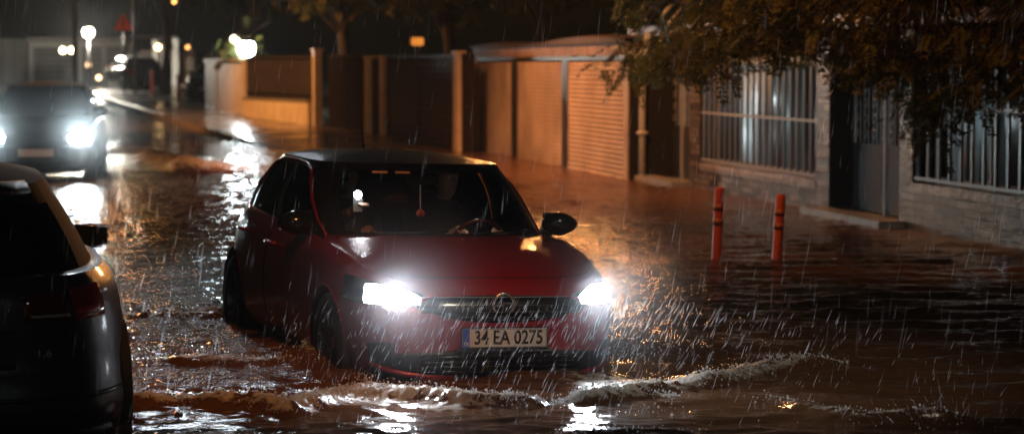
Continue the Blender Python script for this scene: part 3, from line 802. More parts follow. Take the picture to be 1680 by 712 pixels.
# ================================================================== SETTING
def ramp_mat(name, c1, c2, rough, scale=6., bump=.4, r2=None, dist=.02):
    m, nt, b = mat(name)
    tc = N(nt, 'ShaderNodeTexCoord'); nz = N(nt, 'ShaderNodeTexNoise', Scale=scale, Detail=8., Roughness=.65)
    nt.links.new(tc.outputs['Object'], nz.inputs['Vector'])
    mx = N(nt, 'ShaderNodeMix', data_type='RGBA'); mx.inputs['A'].default_value = (*c1, 1); mx.inputs['B'].default_value = (*c2, 1)
    mr = N(nt, 'ShaderNodeMapRange'); mr.inputs['From Min'].default_value = .35; mr.inputs['From Max'].default_value = .65
    nt.links.new(nz.outputs['Fac'], mr.inputs['Value']); nt.links.new(mr.outputs[0], mx.inputs['Factor']); nt.links.new(mx.outputs['Result'], b.inputs['Base Color'])
    b.inputs['Roughness'].default_value = rough
    if r2 is not None:
        m2 = N(nt, 'ShaderNodeMapRange'); m2.inputs['From Min'].default_value = .4; m2.inputs['From Max'].default_value = .6; m2.inputs['To Min'].default_value = rough; m2.inputs['To Max'].default_value = r2
        n2 = N(nt, 'ShaderNodeTexNoise', Scale=scale*.15, Detail=4.); nt.links.new(tc.outputs['Object'], n2.inputs['Vector']); nt.links.new(n2.outputs['Fac'], m2.inputs['Value']); nt.links.new(m2.outputs[0], b.inputs['Roughness'])
    bp = N(nt, 'ShaderNodeBump', Strength=bump, Distance=dist); n3 = N(nt, 'ShaderNodeTexNoise', Scale=scale*5, Detail=6.); nt.links.new(tc.outputs['Object'], n3.inputs['Vector'])
    nt.links.new(n3.outputs['Fac'], bp.inputs['Height']); nt.links.new(bp.outputs[0], b.inputs['Normal'])
    return m
asph = ramp_mat('wet_asphalt', (.035, .034, .033), (.06, .057, .054), .22, 3., .5, .08, .012)
pav = ramp_mat('wet_paving', (.10, .08, .065), (.16, .125, .10), .30, 4., .4, .12, .01)
kerbm = ramp_mat('kerb_stone', (.15, .145, .135), (.24, .23, .21), .4, 5., .4)
plaster = ramp_mat('plaster', (.42, .36, .30), (.55, .48, .41), .6, 2.5, .3)
whitewall = ramp_mat('white_plaster', (.5, .5, .48), (.62, .62, .60), .6, 1.5, .2)
darkmetal = simple('dark_metal', (.02, .018, .017), .4, .3, bump=.2, bscale=20)
greymetal = simple('grey_metal', (.06, .06, .063), .34, .5, bump=.1, bscale=15, var=.25)
ironm = simple('wrought_iron', (.05, .05, .05), .35, .5)
palebar = simple('painted_bar', (.26, .26, .26), .38, .2)

# ground
Ys = lin(0, 40, 20)+lin(41, 120, 60)+lin(125, 245, 12); mb = MB()
def terr2(Y): return terr(min(Y, 108))
mb.grid([[Vector((x, y-8 if y < 8 else y, terr2(y))) for x in lin(-120, 120, 24)] for y in Ys])
g = mb.build('road', asph, None, True); tag(g, 'dark wet asphalt road under and beyond the flood water', 'road', kind='structure')
# pavement strip along the buildings with its kerb
kp = [hit(150, 158, .0, False), hit(170, 166, 0, False), hit(215, 180, 0, False), hit(262, 194, 0, False), hit(292, 205, 0, False)]
kl = [Vector((p.x, p.y)) for p in kp] + [Vector((-3.9, 44)), Vector((-.9, 32)), Vector((1.45, 20.6)), Vector((3.2, 12)), Vector((4.6, 5)), Vector((5.6, 0))]
def kx(Y):
    for a, b in zip(kl, kl[1:]):
        if b.y <= Y <= a.y: return b.x+(a.x-b.x)*(Y-b.y)/(a.y-b.y)
    return kl[0].x if Y > kl[0].y else kl[-1].x
YY = lin(0, 95, 95); mb = MB(); kb = MB()
PZ = .115
mb.grid([[Vector((kx(y)+.16+(14-0)*f, y, terr(y)+PZ)) for f in lin(0, 1, 8)] for y in YY])
tag(mb.build('pavement', pav, None, True), 'wet paved pavement along the walls and garages', 'pavement', kind='structure')
kb.grid([[Vector((kx(y)-.005, y, terr(y)-.02)), Vector((kx(y), y, terr(y)+PZ+.01)), Vector((kx(y)+.02, y, terr(y)+PZ+.02)), Vector((kx(y)+.165, y, terr(y)+PZ+.02)), Vector((kx(y)+.17, y, terr(y)+PZ-.01))] for y in YY if y >= 64])
kd = MB(); kd.grid([[Vector((kx(y)-.005, y, terr(y)-.02)), Vector((kx(y), y, terr(y)+PZ)), Vector((kx(y)+.17, y, terr(y)+PZ+.004))] for y in YY if y <= 64])
tag(kd.build('pavement_edge', pav, None, False), 'worn dark edge of the pavement under the flood', 'kerb', kind='structure')
tag(kb.build('kerb', kerbm, None, False), 'pale stone kerb curving away at the far left', 'kerb', kind='structure')

# ---- buildings on the right : local x runs along the wall away from us, y towards the road
A0 = 9.6; WA = math.radians(11.8); SE, CE = math.sin(WA), math.cos(WA)
def s_of(px, d=0.):
    k = (px-840)/3600.0
    return (A0-CE*d+SE*k*d)/(SE+CE*k)
def z_of(px, py, d=0.):
    s = s_of(px, d); Y = CE*s-SE*d; return at(px, py, Y).z
def wroot(name, label, cat, group=None): return empty(name, (A0, 0, 0), PI/2+WA, label, cat, group)

def brick_mat(name, c1, c2, cm, bw, bh, rough=.26):
    m, nt, b = mat(name)
    tc = N(nt, 'ShaderNodeTexCoord'); sx = N(nt, 'ShaderNodeSeparateXYZ'); nt.links.new(tc.outputs['Object'], sx.inputs[0])
    ad = N(nt, 'ShaderNodeMath', operation='ADD'); nt.links.new(sx.outputs[0], ad.inputs[0]); nt.links.new(sx.outputs[1], ad.inputs[1])
    cx = N(nt, 'ShaderNodeCombineXYZ'); nt.links.new(ad.outputs[0], cx.inputs[0]); nt.links.new(sx.outputs[2], cx.inputs[1])
    nz = N(nt, 'ShaderNodeTexNoise', Scale=9., Detail=3.); nt.links.new(cx.outputs[0], nz.inputs['Vector'])
    va = N(nt, 'ShaderNodeVectorMath', operation='SCALE'); va.inputs['Scale'].default_value = .03; nt.links.new(nz.outputs['Color'], va.inputs[0])
    vb = N(nt, 'ShaderNodeVectorMath', operation='ADD'); nt.links.new(cx.outputs[0], vb.inputs[0]); nt.links.new(va.outputs[0], vb.inputs[1])
    br = N(nt, 'ShaderNodeTexBrick'); br.inputs['Scale'].default_value = 1; br.inputs['Brick Width'].default_value = bw; br.inputs['Row Height'].default_value = bh
    br.inputs['Mortar Size'].default_value = .008; br.inputs['Mortar Smooth'].default_value = .3
    br.inputs['Color1'].default_value = (*c1, 1); br.inputs['Color2'].default_value = (*c2, 1); br.inputs['Mortar'].default_value = (*cm, 1); br.inputs['Bias'].default_value = -.1
    nt.links.new(vb.outputs[0], br.inputs['Vector'])
    n2 = N(nt, 'ShaderNodeTexNoise', Scale=5., Detail=8., Roughness=.7); nt.links.new(tc.outputs['Object'], n2.inputs['Vector'])
    mr = N(nt, 'ShaderNodeMapRange'); mr.inputs['From Min'].default_value = .3; mr.inputs['From Max'].default_value = .7; mr.inputs['To Min'].default_value = .45; mr.inputs['To Max'].default_value = 1.6
    nt.links.new(n2.outputs['Fac'], mr.inputs['Value'])
    sc = N(nt, 'ShaderNodeVectorMath', operation='SCALE'); nt.links.new(br.outputs['Color'], sc.inputs[0]); nt.links.new(mr.outputs[0], sc.inputs['Scale']); nt.links.new(sc.outputs[0], b.inputs['Base Color'])
    b.inputs['Roughness'].default_value = rough
    hs = N(nt, 'ShaderNodeMath', operation='MULTIPLY_ADD'); nt.links.new(br.outputs['Fac'], hs.inputs[0]); hs.inputs[1].default_value = -1
    n4 = N(nt, 'ShaderNodeTexNoise', Scale=22., Detail=6.); nt.links.new(tc.outputs['Object'], n4.inputs['Vector']); nt.links.new(n4.outputs['Fac'], hs.inputs[2])
    bp = N(nt, 'ShaderNodeBump', Strength=1., Distance=.03); nt.links.new(hs.outputs[0], bp.inputs['Height']); nt.links.new(bp.outputs[0], b.inputs['Normal'])
    return m
brick = brick_mat('wet_brick', (.14, .108, .09), (.018, .015, .013), (.008, .007, .006), .40, .085)
hb = wroot('brick_house', 'dark wet brick house front with barred windows and two metal double doors under the tree', 'house')
sN, sF = 6.0, s_of(1030)
op = dict(w2=(s_of(1760), s_of(1497)), d1=(s_of(1476), s_of(1360)), w1=(s_of(1338), s_of(1148)), d2=(s_of(1131), s_of(1052)))
# s grows to the left in the picture
wallb = MB()
TOP = 2.62; ZS1 = .56; ZS2 = .70; ZH = 2.45; D = -.75
piers = [(sN, op['w2'][0]), (op['w2'][1], op['d1'][0]), (op['d1'][1], op['w1'][0]), (op['w1'][1], op['d2'][0]), (op['d2'][1], sF)]
for a, b in piers: wallb.box(a, b, D, 0, 0, ZH)
wallb.box(op['w2'][0], op['w2'][1], D, 0, 0, ZS2-.11); wallb.box(op['w1'][0], op['w1'][1], D, 0, 0, ZS1-.11)
wallb.box(sN, sF, D, 0, ZH, TOP)
wallb.build('wall', brick, hb)
fl = MB(); fl.box(sN, sF, D-.3, D-.05, 0, TOP); fl.build('inner_wall', darkmetal, hb)
sol = brick_mat('soldier_brick', (.26, .20, .16), (.18, .14, .12), (.10, .09, .08), .24, .5)
for k, zz in (('w2', ZS2), ('w1', ZS1)):
    a, b = op[k]
    MB().box(a+.002, b-.002, -.70, .012, zz-.108, zz-.002, 0, .008).build('sill_course', sol, hb)
def curtain(a, b, z0, z1, d, m, parent, fold=.31, amp=.06):
    mb = MB(); n = int((b-a)/.03); P_ = []
    ph_ = rng.uniform(0, 6)
    for i in range(n+1):
        s_ = a+(b-a)*i/n; P_.append([Vector((s_, d+amp*math.sin(2*PI*s_/fold+ph_+.8*math.sin(s_*3.1))*(1 if q else .6), z)) for q, z in enumerate((z0, z1))])
    mb.grid(P_); return mb.build('curtain', m, parent, True)
def cloth_mat(name, c_):
    m, nt, b = mat(name); b.inputs['Base Color'].default_value = (*c_, 1); b.inputs['Roughness'].default_value = .85
    t = N(nt, 'ShaderNodeBsdfTranslucent'); t.inputs['Color'].default_value = (*c_, 1); x = N(nt, 'ShaderNodeMixShader'); x.inputs[0].default_value = .45
    nt.links.new(b.outputs[0], x.inputs[1]); nt.links.new(t.outputs[0], x.inputs[2]); nt.links.new(x.outputs[0], nt.nodes['Material Output'].inputs['Surface']); return m
curt = cloth_mat('pale_curtain', (.75, .78, .77)); curt2 = cloth_mat('blue_grey_curtain', (.34, .42, .43))
shade_dark = simple('shade_dark_render', (.014, .013, .012), .8, spec=.15)  # shade put into the colour: far jambs and garage end wall
def window(k, zs, zt, segs, rails, step, cm, lbl):
    a, b = op[k]; barm = simple('bar_paint', (.15, .15, .15), .3, .3); wd = empty('window', parent=hb); tag(wd, lbl); MB().box(b-.02, b-.001, -.748, -.003, zs, ZH-.002).build('shade_reveal', shade_dark, wd)
    d = -.26
    f = MB()
    f.box(a, a+.06, d-.05, d-.008, zs, zt); f.box(b-.06, b, d-.05, d-.008, zs, zt); f.box(a+.061, b-.061, d-.05, d-.008, zs, zs+.06); f.box(a+.061, b-.061, d-.05, d-.008, zt-.06, zt)
    for m_ in (.34, .62): s_ = a+(b-a)*m_; f.box(s_-.03, s_+.03, d-.048, d-.010, zs+.061, zt-.061)
    f.build('frame', palebar, wd)
    MB().add([(a, d-.03, zs), (b, d-.03, zs), (b, d-.03, zt), (a, d-.03, zt)], [(3, 2, 1, 0)]).build('pane', glass_mat('window_pane', (.85, .88, .88), .03, 1.45, .1), wd)
    for (u, v, mm) in segs: curtain(u, v, zs+.02, zt, d-.22, mm, wd)
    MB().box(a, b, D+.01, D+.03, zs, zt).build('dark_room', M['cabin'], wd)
    g_ = MB(); n = int((b-a-.1)/step)
    for i in range(n+1):
        s_ = a+.05+(b-a-.1)*i/n; j = rng.uniform(-.004, .004)
        g_.box(s_-.028+j, s_+.028+j, -.064, -.036, zs+.02, zt-.18+.05*(i % 2))
        g_.sphere((s_+j, -.05, zt-.17+.05*(i % 2)), .022, 6)
    g_.build('grille', barm, wd)
    for zr in rails: MB().box(a+.01, b-.01, -.034, -.014, zr-.018, zr+.018).build('rail', palebar, wd)
    return wd
z1t = 2.1
window('w1', ZS1, 2.12, ((s_of(1334, -.48), s_of(1288, -.48), curt2), (s_of(1264, -.48), s_of(1213, -.48), curt)), (ZS1+.05, 1.30), .25, curt, 'barred window with pale lit curtains')
window('w2', ZS2, 2.35, ((s_of(1650, -.48), s_of(1625, -.48), curt2), (s_of(1612, -.48), s_of(1598, -.48), curt2), (s_of(1580, -.48), s_of(1566, -.48), curt), (s_of(1548, -.48), s_of(1538, -.48), curt2)), (ZS2+.05, 1.55), .29, curt2, 'dark barred window with narrow blue grey curtains')
def ddoor(k, zmid, z0, lbl):
    a, b = op[k]; r = empty('double_door', parent=hb); tag(r, lbl); MB().box(b-.02, b-.001, -.748, -.003, .26, ZH-.002).build('shade_reveal', shade_dark, r); b = b-.022; d = -.30; m_ = (a+b)/2; zt = 2.4
    for (u, v) in ((a+.04, m_-.035), (m_+.035, b-.04)):
        lf = MB(); lf.box(u, v, d-.04, d, z0+.02, zmid, 0, .006)
        lf.box(u+.06, v-.06, d+.002, d+.016, z0+.12, zmid-.10, 0, .006)
        L_ = lf.build('door_leaf', greymetal, r)
        gl = MB()
        gl.box(u, u+.04, d-.03, d-.004, zmid+.002, zt); gl.box(v-.04, v, d-.03, d-.004, zmid+.002, zt)
        n = 7
        for i in range(n+1):
            s_ = u+.05+(v-u-.1)*i/n; gl.tube([(s_, d-.016, zmid), (s_, d-.016, zt)], .008, 6)
        for zz in lin(zmid+.12, zt-.1, 6):
            for i in range(4):
                s_ = u+.09+(v-u-.18)*i/3; R_ = .05
                gl.tube([(s_+R_*math.cos(2*PI*q/12), d-.004, zz+R_*math.sin(2*PI*q/12)) for q in range(13)], .007, 5, cap=False)
        gl.build('door_grille', palebar, L_)
        MB().box(u, v, d-.12, d-.11, zmid, zt).build('door_backing', darkmetal, L_)
    MB().box(m_-.030, m_+.030, d-.03, d+.035, z0, zt, 0, .006).build('centre_post', palebar, r)
    f = MB(); f.box(a, a+.036, d-.05, d+.02, z0, zt); f.box(b-.036, b, d-.05, d+.02, z0, zt); f.box(a, b, d-.05, d+.02, zt+.002, zt+.06); f.build('door_frame', darkmetal, r)
    return r
ddoor('d1', z_of(1435, 237, -.3), .22, 'grey metal double door with a pierced upper grille')
ddoor('d2', z_of(1107, 206, -.3), .20, 'narrow grey metal double door beside the garages')
for k, lab in (('d1', None), ('d2', None)):
    a, b = op[k]; MB().box(a-.25, b+.1, .004, .34, .0, .255, 0, .015).box(a+.003, b-.003, -.70, .002, 0, .215, 0, .01).build('door_step', kerbm, hb)
# garages
DG = .45
gr_ = wroot('garage_block', 'row of three garages with closed cream roller shutters glowing orange in the street light', 'garage')
gN, gF = s_of(1029, DG), s_of(776, DG)
cream = ramp_mat('cream_render', (.20, .15, .11), (.36, .29, .22), .5, 2., .3)
shutm = ramp_mat('cream_shutter', (.25, .21, .175), (.44, .385, .33), .34, 1.2, .05)
gaps = [(s_of(1023, DG), s_of(928, DG)), (s_of(921, DG), s_of(846, DG)), (s_of(838, DG), s_of(783, DG))]
zl, zt = 2.15, 2.36
gb = MB(); DB = -4.
edges = [gN]+[e for g_ in gaps for e in g_]+[gF]
for i in (0, 6): gb.box(edges[i], edges[i+1], DG-.30, DG, 0, zl)
for i in (2, 4): MB().box(edges[i], edges[i+1], DG-.30, DG-.012, 0, zl-.001).build('shade_pier', darkmetal, gr_)  # dark colour stands in for the guide rails' shadow
MB().box(gN, gF, DG-.30, DG+.0, zl+.001, zt).build('lintel', ramp_mat('dimmed_render', (.07, .052, .038), (.20, .15, .11), .6, 5., .4), gr_)  # mottled render, darkened to offset the lamp's glare on the lintel
gb.box(gN, gN+.12, DB, DG-.302, 0, zt); gb.box(gN, gF, DB-.1, DB-.01, 0, zt); gb.box(gF-.12, gF, DB, DG-.302, 0, zt)
gb.build('wall', cream, gr_); MB().box(gN-.02, gN-.001, DB, DG-.03, 0, zt).build('shade_side_wall', shade_dark, gr_)
# roof slab with the slightly bulging parapet seen in the photograph
rp = MB(); P_ = []
for i in range(61):
    s_ = gN-.08+(gF-gN+.16)*i/60; f = 1-i/60
    up = .07*math.exp(-((f-.70)/.20)**2)+.03*math.sin(f*9)-.03*(1 if .25 < f < .42 else 0)
    P_.append([Vector((s_, DG+.06, zt-.002)), Vector((s_, DG+.08, zt+.04+up)), Vector((s_, DG-.2, zt+.07+up)), Vector((s_, DB, zt+.1))])
rp.grid(P_); rp.build('roof', ramp_mat('roof_edge', (.07, .055, .04), (.04, .035, .03), .6, 6., .5), gr_, False)
for gi, (a, b) in enumerate(gaps):
    sh = MB(); n = 25 if gi == 0 else 27; P_ = []; zz = .06
    prof = []
    hgt = (zl-.10-zz)/n
    for i in range(n):
        z = zz+i*hgt; prof += [(z, 0), (z+hgt*.12, .011), (z+hgt*.5, .017), (z+hgt*.86, .011), (z+hgt*.98, 0)]
    amp = 2.4 if gi == 0 else 2.0
    P_ = [[Vector((s_, DG-.06+d_*amp+.004*math.sin(s_*4+z*1.5), z)) for z, d_ in prof] for s_ in lin(a+.05, b-.05, 24)]
    sh.grid(P_); so = sh.build('roller_shutter', shutm, gr_, False)
    for u_ in (a, b-.048): MB().box(u_, u_+.048, DG-.20, DG-.015, 0, zl-.001).build('guide_rail', darkmetal if gi else greymetal, so)
    MB().box(a+.001, b-.001, DG-.22, DG-.01, zl-.07, zl-.001, 0, .01).build('shutter_box', darkmetal, so)
    MB().box(a+.05, b-.05, DG-.10, DG-.025, .01, .075, 0, .008).build('bottom_bar', greymetal, so)
# downpipe at the corner
dp = tag(MB().tube([(gN-.10, DG-.22, 0), (gN-.10, DG-.22, 1.75), (gN-.10, DG-.26, 2.0), (gN-.10, DG-.30, 2.5)], .055, 12).box(gN-.17, gN-.03, DG-.30, DG-.14, .9, .95).build('downpipe', simple('pale_pipe', (.42, .40, .38), .5, bump=.4, bscale=30, var=.5), None, True), 'pale pipe standing on the corner between the garages and the brick house', 'pipe')
dp.location = gr_.location; dp.rotation_euler = gr_.rotation_euler

# ---- walls, gates and fences farther away
def run(pxa, pya, pxb, pyb):
    return hit(pxa, pya, PZ, False), hit(pxb, pyb, PZ, False)
def along(name, label, cat, pa, pb, group=None):
    v = Vector((pb.x-pa.x, pb.y-pa.y)); r = empty(name, (pa.x, pa.y, min(terr(pa.y), terr(pb.y))), math.atan2(v.y, v.x), label, cat, group)
    return r, v.length
def zat(p, px, py): return at(px, py, p.y).z
# pillar by the garage
def pillar(px0, px1, py, ptop, label, m, group=None, dep=.5):
    a, b = run(px0, py, px1, py+.01); c_ = (a+b)/2; wd = abs(b.x-a.x); zt_ = at(px0, ptop, c_.y).z; z0_ = terr(c_.y)
    r = empty('gate_pillar', (c_.x, c_.y+dep/2, z0_), WA, label, 'pillar', group)
    MB().box(-wd/2, wd/2, -dep/2, dep/2, 0, zt_-z0_-.08, 0, .01).build('shaft', m, r)
    MB().box(-wd/2-.03, wd/2+.03, -dep/2-.03, dep/2+.03, zt_-z0_-.078, zt_-z0_, 0, .01).build('cap', m, r)
    return c_
pA_ = pillar(746, 759, 250, 84, 'orange lit gate pillar beside the garage row', plaster)
pB_ = pillar(599, 611, 219, 92, 'orange lit gate pillar, left one of the close pair', plaster, 'close pair of gate pillars')
pC_ = pillar(622, 635, 222, 92, 'orange lit gate pillar, right one of the close pair', plaster, 'close pair of gate pillars')
pD_ = pillar(513, 526, 207, 80, 'tall pillar at the near end of the railing fence', plaster)
def slat_gate(pa, pb, pya, pyb, ptop, label, name='metal_gate', vertical=False):
    a, b = run(pa, pya, pb, pyb); r, Ln = along(name, label, 'gate', a, b); h = at(pa, ptop, a.y).z-r.location.z
    MB().box(0, Ln, .03, .06, .1, h-.02).build('backing_panel', darkmetal, r)
    f = MB(); f.box(0, .07, -.03, .025, .02, h); f.box(Ln-.07, Ln, -.03, .025, .02, h); f.box(.071, Ln-.071, -.03, .025, h-.07, h); f.box(.071, Ln-.071, -.03, .025, .1, .17); f.box(Ln/2-.04, Ln/2+.04, -.03, .025, .171, h-.071)
    f.build('frame', darkmetal, r)
    g_ = MB()
    if vertical:
        n = int(Ln/.14)
        for i in range(n): g_.box(.1+i*.14, .13+i*.14, -.015, .015, .18, h-.08)
    else:
        n = int((h-.3)/.14)
        for i in range(n): g_.box(.08, Ln/2-.045, -.012, .02, .2+i*.14, .3+i*.14); g_.box(Ln/2+.045, Ln-.08, -.012, .02, .2+i*.14, .3+i*.14)
    g_.build('slats', simple('gate_slats', (.05, .035, .03), .35, .2), r)
    return r
slat_gate(637, 744, 224, 247, 92, 'wide dark metal gate between orange pillars')
slat_gate(541, 597, 208, 217, 90, 'dark narrow gate left of the close pair of pillars', vertical=True)
slat_gate(612.5, 621, 219.5, 221, 96, 'narrow dark reddish door between the close pair of pillars', 'garden_door')
slat_gate(759.5, 775, 250.5, 252, 88, 'dark panel between the orange pillar and the garages', 'side_gate')
# low wall with railings
a_, b_ = run(405, 191, 512, 205.5); fr_, Ln = along('railing_fence', 'low orange lit wall topped by dark metal railings', 'fence', a_, b_)
zw = at(405, 160, a_.y).z-fr_.location.z; zr = at(405, 92, a_.y).z-fr_.location.z
MB().box(0, Ln, -.12, .12, 0, zw-.06, 0, .01).build('low_wall', plaster, fr_)
MB().box(-.02, Ln+.0, -.16, .16, zw-.058, zw, 0, .01).build('coping', kerbm, fr_)
rl = MB(); n = int(Ln/.13)
for i in range(n+1): rl.box(.02+i*(Ln-.06)/n, .045+i*(Ln-.06)/n, -.012, .012, zw+.001, zr)
rl.box(0, Ln, -.03, -.013, zr-.10, zr-.06); rl.box(0, Ln, -.03, -.013, zw+.12, zw+.16); rl.build('railing', darkmetal, fr_)
MB().box(0, Ln, .05, .07, zw+.001, zr-.02).build('screen', simple('fence_screen', (.10, .08, .07), .6, var=.4, bscale=3), fr_)
a_, b_ = run(343, 172, 391, 187); ow, Ln = along('garden_wall', 'plain rendered garden wall glowing orange at the bend', 'wall', a_, b_)
h_ = at(343, 106, a_.y).z-ow.location.z
MB().box(0, Ln*.42, -.12, .12, 0, h_+.1, 0, .01).box(Ln*.42+.003, Ln, -.10, .14, 0, h_+.02, 0, .01).build('wall_face', plaster, ow); MB().box(-.02, Ln, -.17, .17, h_+.102, h_+.17, 0, .01).build('coping', plaster, ow)
pE_ = pillar(397, 405, 189, 98, 'stubby orange pillar right of the white lamp', plaster)

# ---- lamps
def globe(px, py, Y, r, col, st, label, kind='street_lamp', base_z=None, cat='lamp', e=0, group=None, lightcol=None):
    p = at(px, py, Y); z0_ = terr(Y) if base_z is None else base_z
    R_ = empty(kind, (p.x, p.y, z0_), 0, label, cat, group)
    h = p.z-z0_
    MB().sphere((0, 0, h), r, 16).build('globe', emit('lamp_glow', col, st), R_, True)
    if kind == 'street_lamp':
        MB().tube([(0, .02, 0), (0, .02, h*.5), (0, .02, h-r)], [.06, .045, .03], 10).build('pole', darkmetal, R_, True)
        MB().lathe([(.001, h+r+.06), (r*.6, h+r+.03), (r*1.05, h+r*.72)], 'z', 16).build('cap', darkmetal, R_, True)
    else:
        MB().box(-.03, .03, 0, .5, h-.03, h+.02).box(-.08, .08, .5, .54, h-.15, h+.15).build('bracket', darkmetal, R_)
    if e: lamp('POINT', 'lamp_light', (p.x, p.y-r-.05, p.z), lightcol or col, e, r*1.05).data.specular_factor = .3
    return R_
WHITE = (.82, .97, 1.0); WARM = (1.0, .80, .48); SOD = (1.0, .38, .09)
globe(404, 80, 66, .26, WHITE, 75, 'bright bluish white street lamp above the orange garden wall', e=260)
globe(385, 66, 66.5, .12, (1, .92, .66), 14, 'small warm white lamp just beside the bright street lamp', 'wall_lamp')
globe(145, 54, 92, .22, (1, .92, .76), 30, 'round warm white street lamp above the far white wall', e=5000)
grp = 'small lamps on the far buildings'
for x, y, r, c_, s_, lb in ((103, 83, .13, WARM, 16, 'small warm lamp, left one of the pair on the far white wall'), (117, 83, .13, WARM, 16, 'small warm lamp, right one of the pair on the far white wall'),
    (259, 78, .13, (1, .62, .25), 14, 'warm orange lamp above the far dark parked car'), (279, 77, .10, (1, .55, .2), 9, 'small orange lamp right beside the far tree trunk'), (308, 78, .09, (1, .42, .12), 3, 'dim orange lamp on the far white post'),
    (145, 107, .12, (1, .6, .35), 2.2, 'dim orange lamp low on the far white wall'), (162, 128, .11, (1, .66, .35), 5, 'small orange lamp close to the ground at the far wall'), (286, 3, .10, (1, .5, .12), 3, 'tiny orange lamp high among the far tree branches')):
    p = at(x, y, 96); globe(x, y, 96, r, c_, s_, lb, 'wall_lamp', base_z=p.z-.3, group=grp)
lt = at(685, 68, 52); lr = empty('gate_lantern', (lt.x, lt.y, lt.z), 0, 'dim orange lantern above the wide dark gate', 'lantern')
MB().box(-.14, .14, -.10, .10, -.10, .08, 0, .02).build('glass', emit('lantern_glow', (1, .36, .05), .7), lr)
MB().box(-.17, .17, -.13, .13, .082, .12, 0, .01).box(-.03, .03, -.03, .03, -.9, -.101).build('housing', darkmetal, lr)
for px_, lb in ((545, 'dim orange lamp on the left of the dark narrow gate'), (570, 'dim orange lamp at the middle of the dark narrow gate')):
    q = at(px_, 125, 58.2); r = empty('gate_lamp', (q.x, q.y, q.z), 0, lb, 'lamp', 'lamps on the dark narrow gate')
    MB().box(-.08, .08, -.05, .05, -.25, .25, 0, .03).build('shade', emit('gate_lamp_glow', (1, .32, .04), .45), r); MB().box(-.10, .10, -.06, .06, .252, .28).box(-.10, .10, -.06, .06, -.28, -.252).build('bracket', darkmetal, r)

# ---- sign, poles, posts
q = hit(204, 160, 0, False); Yq = q.y
sg = empty('warning_sign', (q.x, Yq, terr(Yq)), 0, 'triangular red bordered warning sign on a thin pole', 'sign')
zc_ = at(203, 40, Yq).z-terr(Yq); hw = 15*Yq/3600
MB().tube([(0, .03, 0), (0, .03, zc_+hw*.6)], .035, 8).build('pole', greymetal, sg, True)
def tri(s_, d): return [(-hw*s_, d, zc_-hw*.62*s_), (hw*s_, d, zc_-hw*.62*s_), (0, d, zc_+hw*1.12*s_)]
MB().add(tri(1, 0)+tri(1, -.02), [(0, 1, 2), (5, 4, 3), (0, 3, 4, 1), (1, 4, 5, 2), (2, 5, 3, 0)]).build('border', simple('sign_red', (.80, .05, .02), .45), sg)
MB().add(tri(.66, -.024), [(2, 1, 0)]).build('face', simple('sign_face', (.75, .22, .12), .5), sg)
MB().box(-.035, .035, -.032, -.026, zc_-.14, zc_+.18, 0, .002).sphere((0, -.03, zc_+.22), .045, 8, 0, (1, .2, 1)).box(-.10, .10, -.031, -.0265, zc_-.02, zc_+.02).build('symbol', simple('sign_ink', (.05, .02, .02), .6), sg)
def polez(px, base, top_z, label, r0=.09):
    p = hit(px, base, 0, False); o = MB().tube([(0, 0, 0), (0, 0, top_z*.5), (0, 0, top_z)], [r0, r0*.85, r0*.6], 12).build('utility_pole', simple('pole_grey', (.10, .10, .10), .6), None, True)
    o.location = (p.x, p.y, terr(p.y)); tag(o, label, 'pole'); return o
polez(124, 158, 9, 'tall thin dark pole standing in front of the far white wall', .11)
polez(222, 158, 9, 'tall faint pole behind the warning sign', .08)
def bollard(p, z0_, h, lean, label, group, r=.045, col=(.62, .10, .02)):
    b = empty('bollard', (p[0], p[1], z0_), 0, label, 'bollard', group, rot=lean)
    bmn = simple('orange_post', col, .45, var=.2, bscale=14)
    MB().lathe([(.09, 0), (.09, .02), (r*1.15, .035), (r, .06), (r, h-.02), (r*.8, h), (.001, h+.004)], 'z', 16).build('post', bmn, b, True)
    for zz in (.62, .78):
        if zz < h: MB().lathe([(r+.002, h*zz-.03), (r+.003, h*zz-.03), (r+.003, h*zz+.03), (r+.002, h*zz+.03)], 'z', 16).build('band', simple('faded_band', (.50, .14, .06), .4), b, True)
    return b
bollard((1.93, 20.7), .0, .86, (0, math.radians(2), 0), 'orange flexible bollard in the flood, left one of the two beside the brick house', 'orange bollards in the flood')
bollard((2.48, 20.6), .0, .80, (math.radians(-3), math.radians(4), 0), 'orange flexible bollard in the flood, right one and the shorter of the two', 'orange bollards in the flood')
for px_, by_, h, lb in ((250, 158, .95, 'small orange post at the foot of the far tree, leftmost of three'), (276, 160, 1.0, 'small orange post at the foot of the far tree, middle of three'), (293, 166, .95, 'small orange post beside the far parked car, rightmost of three')):
    p = hit(px_, by_, 0, False); bollard((p.x, p.y), terr(p.y), h, (0, 0, 0), lb, 'orange posts at the far kerb', .07)

